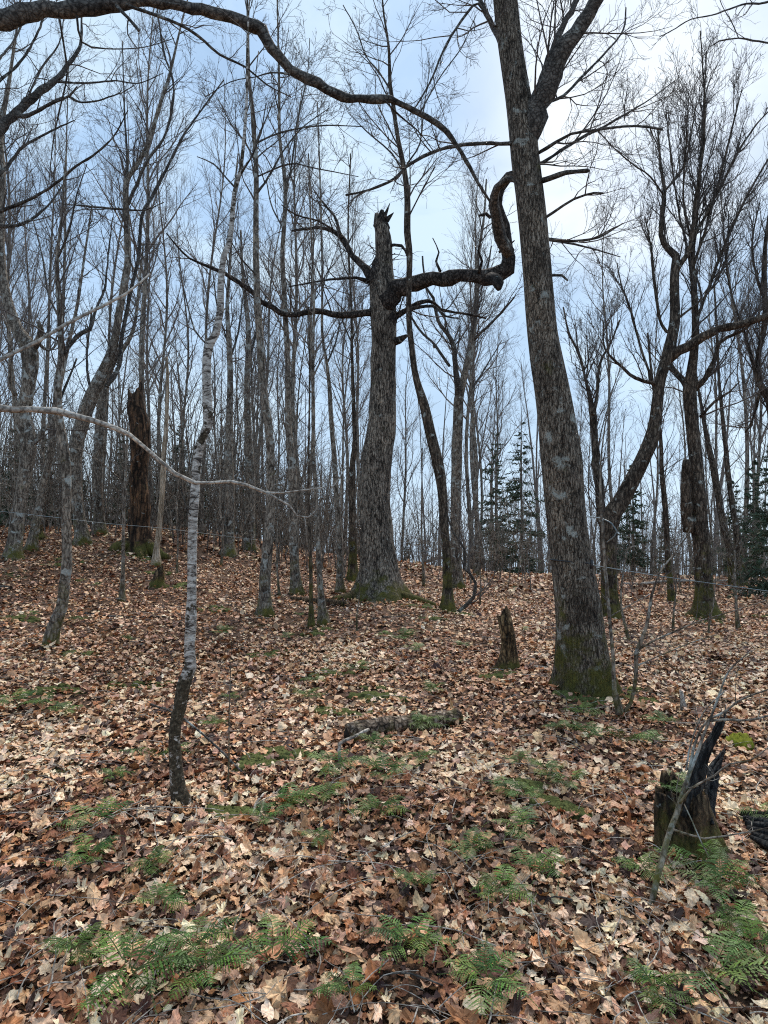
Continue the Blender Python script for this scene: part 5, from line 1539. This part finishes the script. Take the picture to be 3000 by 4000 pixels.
# conifers
def conifer(seed, Ht, sparse=0.0, R=.1):
    r = np.random.default_rng(seed)
    e = bpy.data.objects.new('spruce_tree', None)
    C.objects.link(e)
    t = np.linspace(0, 1, 20)
    m = MB()
    m.tubes(np.stack([.05 * np.sin(3 * t), 0 * t, Ht * t], 1), R * (1 - .93 * t), 8)
    m.build('trunk', M['far'], e)
    m = MB()
    nb = int(Ht * 17)
    u = np.sort(r.uniform(.10, .99, nb))
    az = r.uniform(0, 6.28, nb)
    el = -.05 - .3 * (1 - u) + r.uniform(-.15, .15, nb)
    ln = (1 - u) ** .8 * Ht * .22 * r.uniform(.5, 1.2, nb) + .12
    P0 = np.stack([0 * u, 0 * u, u * Ht], 1)
    D = np.stack([np.cos(az) * np.cos(el), np.sin(az) * np.cos(el), np.sin(el)], 1)
    p, q = grow(P0, D, ln, .006 + ln * .008, 6, .06, .035, r)
    m.tubes(p, q, 3)
    m.build('branches', M['far_twig'], e)
    m = MB()
    keep = r.random(nb) > sparse
    pk, lk, qk = p[keep], ln[keep], q[keep]
    # needle sprays: slim blades hanging from side twigs
    k = 34
    pos, Dk, Lk, _ = kids(pk, qk, lk, k, r, .12, 1, (.5, 1.0), .26, .5)
    Dk[:, 2] -= .15
    Dk = norm(Dk)
    Lk = np.clip(Lk, .10, .5)
    side = norm(np.cross(Dk, r.standard_normal(Dk.shape)))
    wv = side * (Lk * .09 + .012)[:, None]
    v = np.stack([pos - wv * .5, pos + wv * .5, pos + Dk * Lk[:, None] * .6 + wv, pos + Dk * Lk[:, None], pos + Dk * Lk[:, None] * .55 - wv], 1)
    nn = len(v)
    f = np.arange(nn)[:, None] * 5 + np.arange(5)[None]
    m.raw(v.reshape(-1, 3), [(5, f)])
    m.build('foliage', M['fir'], e)
    e['category'] = 'tree'
    return e
CP = [conifer(901, 6.0), conifer(902, 8.5, .15, .12), conifer(903, 10, .55, .12), conifer(904, 3.6)]
CON = [(1960, 30, 0, .85, 'small dark spruce between the pole-like tree and the massive maple'), (2065, 31, 1, .6, 'narrow dark spruce showing just left of the massive maple'), (1935, 34, 2, 1.25, 'tall sparse spruce rising above the small dark spruce'), (2040, 30, 2, 1.15, 'sparse topped spruce leaning beside the massive maple trunk'),
       (2470, 24, 0, 1.05, 'bushy spruce between the mossy forked tree and the dark spreading tree'), (2390, 26, 3, 1.2, 'low spruce behind the looped tubing'), (2945, 22, 0, 1.05, 'dark spruce at the right edge, tallest of that cluster'), (3010, 17, 1, .75, 'spruce half cut by the right edge'), (2870, 26, 0, 1.0, 'spruce peering behind the slender dark pole'), (2600, 30, 0, .9, 'far spruce behind the leaning grey stem'),
       (700, 27, 1, .8, 'dark spruce in the thicket behind the white birch'), (780, 25, 0, .9, 'short spruce right of the white birch, in the thicket'), (60, 23, 0, 1.0, 'dark spruce behind the crooked grey tree'), (180, 25, 0, .9, 'spruce in the left thicket behind the mossy leaning stem'), (480, 28, 0, 1.1, 'spruce behind the broken brown snag'),
       (960, 30, 0, 1.0, 'far spruce between the birch and the lichen spotted upright'), (1080, 34, 0, 1.1, 'far spruce just right of the lichen spotted upright'), (1200, 36, 0, 1.1, 'far spruce behind the close pair of stems'), (1590, 40, 0, .8, 'distant low spruce right of the old broken maple'), (-60, 20, 0, .9, 'spruce cut by the left edge'), (300, 24, 3, 1.2, 'low spruce below the many stemmed leaning tree'), (620, 24, 3, 1.1, 'low spruce right of the broken brown snag'),
       (2740, 28, 0, .85, 'spruce directly behind the dark spreading tree')]
usedc = set()
for (px, y, k, sc, lb) in CON:
    x = (px - 1500) / F * y
    loc = (x, y, h(x, y) - .1)
    if k not in usedc:
        usedc.add(k)
        e = CP[k]
        e.location = loc
        e.scale = (sc * .62,) * 3
        tag(e, lb, 'tree', 'spruces in the wood behind')
    else:
        copy_thing(CP[k], loc, rr.uniform(0, 6), sc * .62, lb, 'spruces in the wood behind')

# understorey thicket on the crest: fine brush one could not count
r = np.random.default_rng(321)
n = 1500
pxs = np.where(r.random(n) < .64, r.uniform(-150, 1450, n), r.uniform(1450, 3150, n))
yy = r.uniform(16.5, 38, n)
xx = (pxs - 1500) / F * yy
P0 = np.stack([xx, yy, H(xx, yy) - .05], 1)
D = np.stack([.12 * r.standard_normal(n), .12 * r.standard_normal(n), np.ones(n)], 1)
ln = r.uniform(1.0, 5.0, n) * np.where(pxs < 1450, 1, .6)
p, q = grow(P0, D, ln, .006 + ln * .0045, 8, .09, .03, r)
m = MB()
m.tubes(p, np.maximum(q, .004), 3)
a = kids(p, q, ln, 7, r, .15, 1, (.5, 1.1), .35, .6, .004)
p2, q2 = grow(*a, 4, .2, .03, r)
m.tubes(p2, np.maximum(q2, .0036), 3)
b = kids(p2, q2, a[2], 3, r, .2, 1, (.4, 1), .5, .6, .0035)
p3, q3 = grow(*b, 2, .2, .03, r)
m.tubes(p3, np.maximum(q3, .003), 3)
tag(m.build('undergrowth', M['far'], None), 'grey brushy thicket of thin stems along the crest', 'undergrowth', None, 'stuff')

# far-off wood reading as one mass
r = np.random.default_rng(655)
n = 620
pxs = np.where(r.random(n) < .55, r.uniform(-300, 1500, n), r.uniform(1500, 3300, n))
yy = r.uniform(34, 75, n)
xx = (pxs - 1500) / F * yy
P0 = np.stack([xx, yy, H(xx, yy) - .3], 1)
D = np.stack([.12 * r.standard_normal(n), .12 * r.standard_normal(n), np.ones(n)], 1)
ln = r.uniform(3.5, 8, n)
p, q = grow(P0, D, ln, r.uniform(.02, .06, n), 6, .06, .03, r, .9)
mfar = MB()
mfar.tubes(p, np.maximum(q, .012), 3)
a = kids(p, q, ln, 10, r, .08, 1, (.4, 1.1), .38, .5, .012)
p2, q2 = grow(*a, 3, .15, .04, r)
mfar.tubes(p2, np.maximum(q2, .009), 3)
r = np.random.default_rng(654)
n = 160
pxs = r.uniform(-300, 3300, n)
yy = r.uniform(38, 95, n)
xx = (pxs - 1500) / F * yy
P0 = np.stack([xx, yy, H(xx, yy) - .3], 1)
D = np.stack([.04 * r.standard_normal(n), .04 * r.standard_normal(n), np.ones(n)], 1)
ln = r.uniform(10, 17, n)
p, q = grow(P0, D, ln, r.uniform(.06, .15, n), 10, .03, .02, r, .9)
m = mfar
m.tubes(p, np.maximum(q, .02), 4)
a = kids(p, q, ln, 11, r, .3, 1, (.35, .8), .25, .5, .015)
p2, q2 = grow(*a, 4, .12, .06, r)
m.tubes(p2, np.maximum(q2, .009), 3)
b = kids(p2, q2, a[2], 4, r, .2, 1, (.4, .9), .5, .6, .011)
p3, q3 = grow(*b, 2, .15, .05, r)
m.tubes(p3, np.maximum(q3, .006), 3)
tag(m.build('distant_wood', M['far_twig'], None), 'far off bare wood fading behind the crest', 'wood', None, 'stuff')
# groups left blank are not groups
for ob in scene.objects:
    if 'group' in ob and not ob['group']:
        del ob['group']
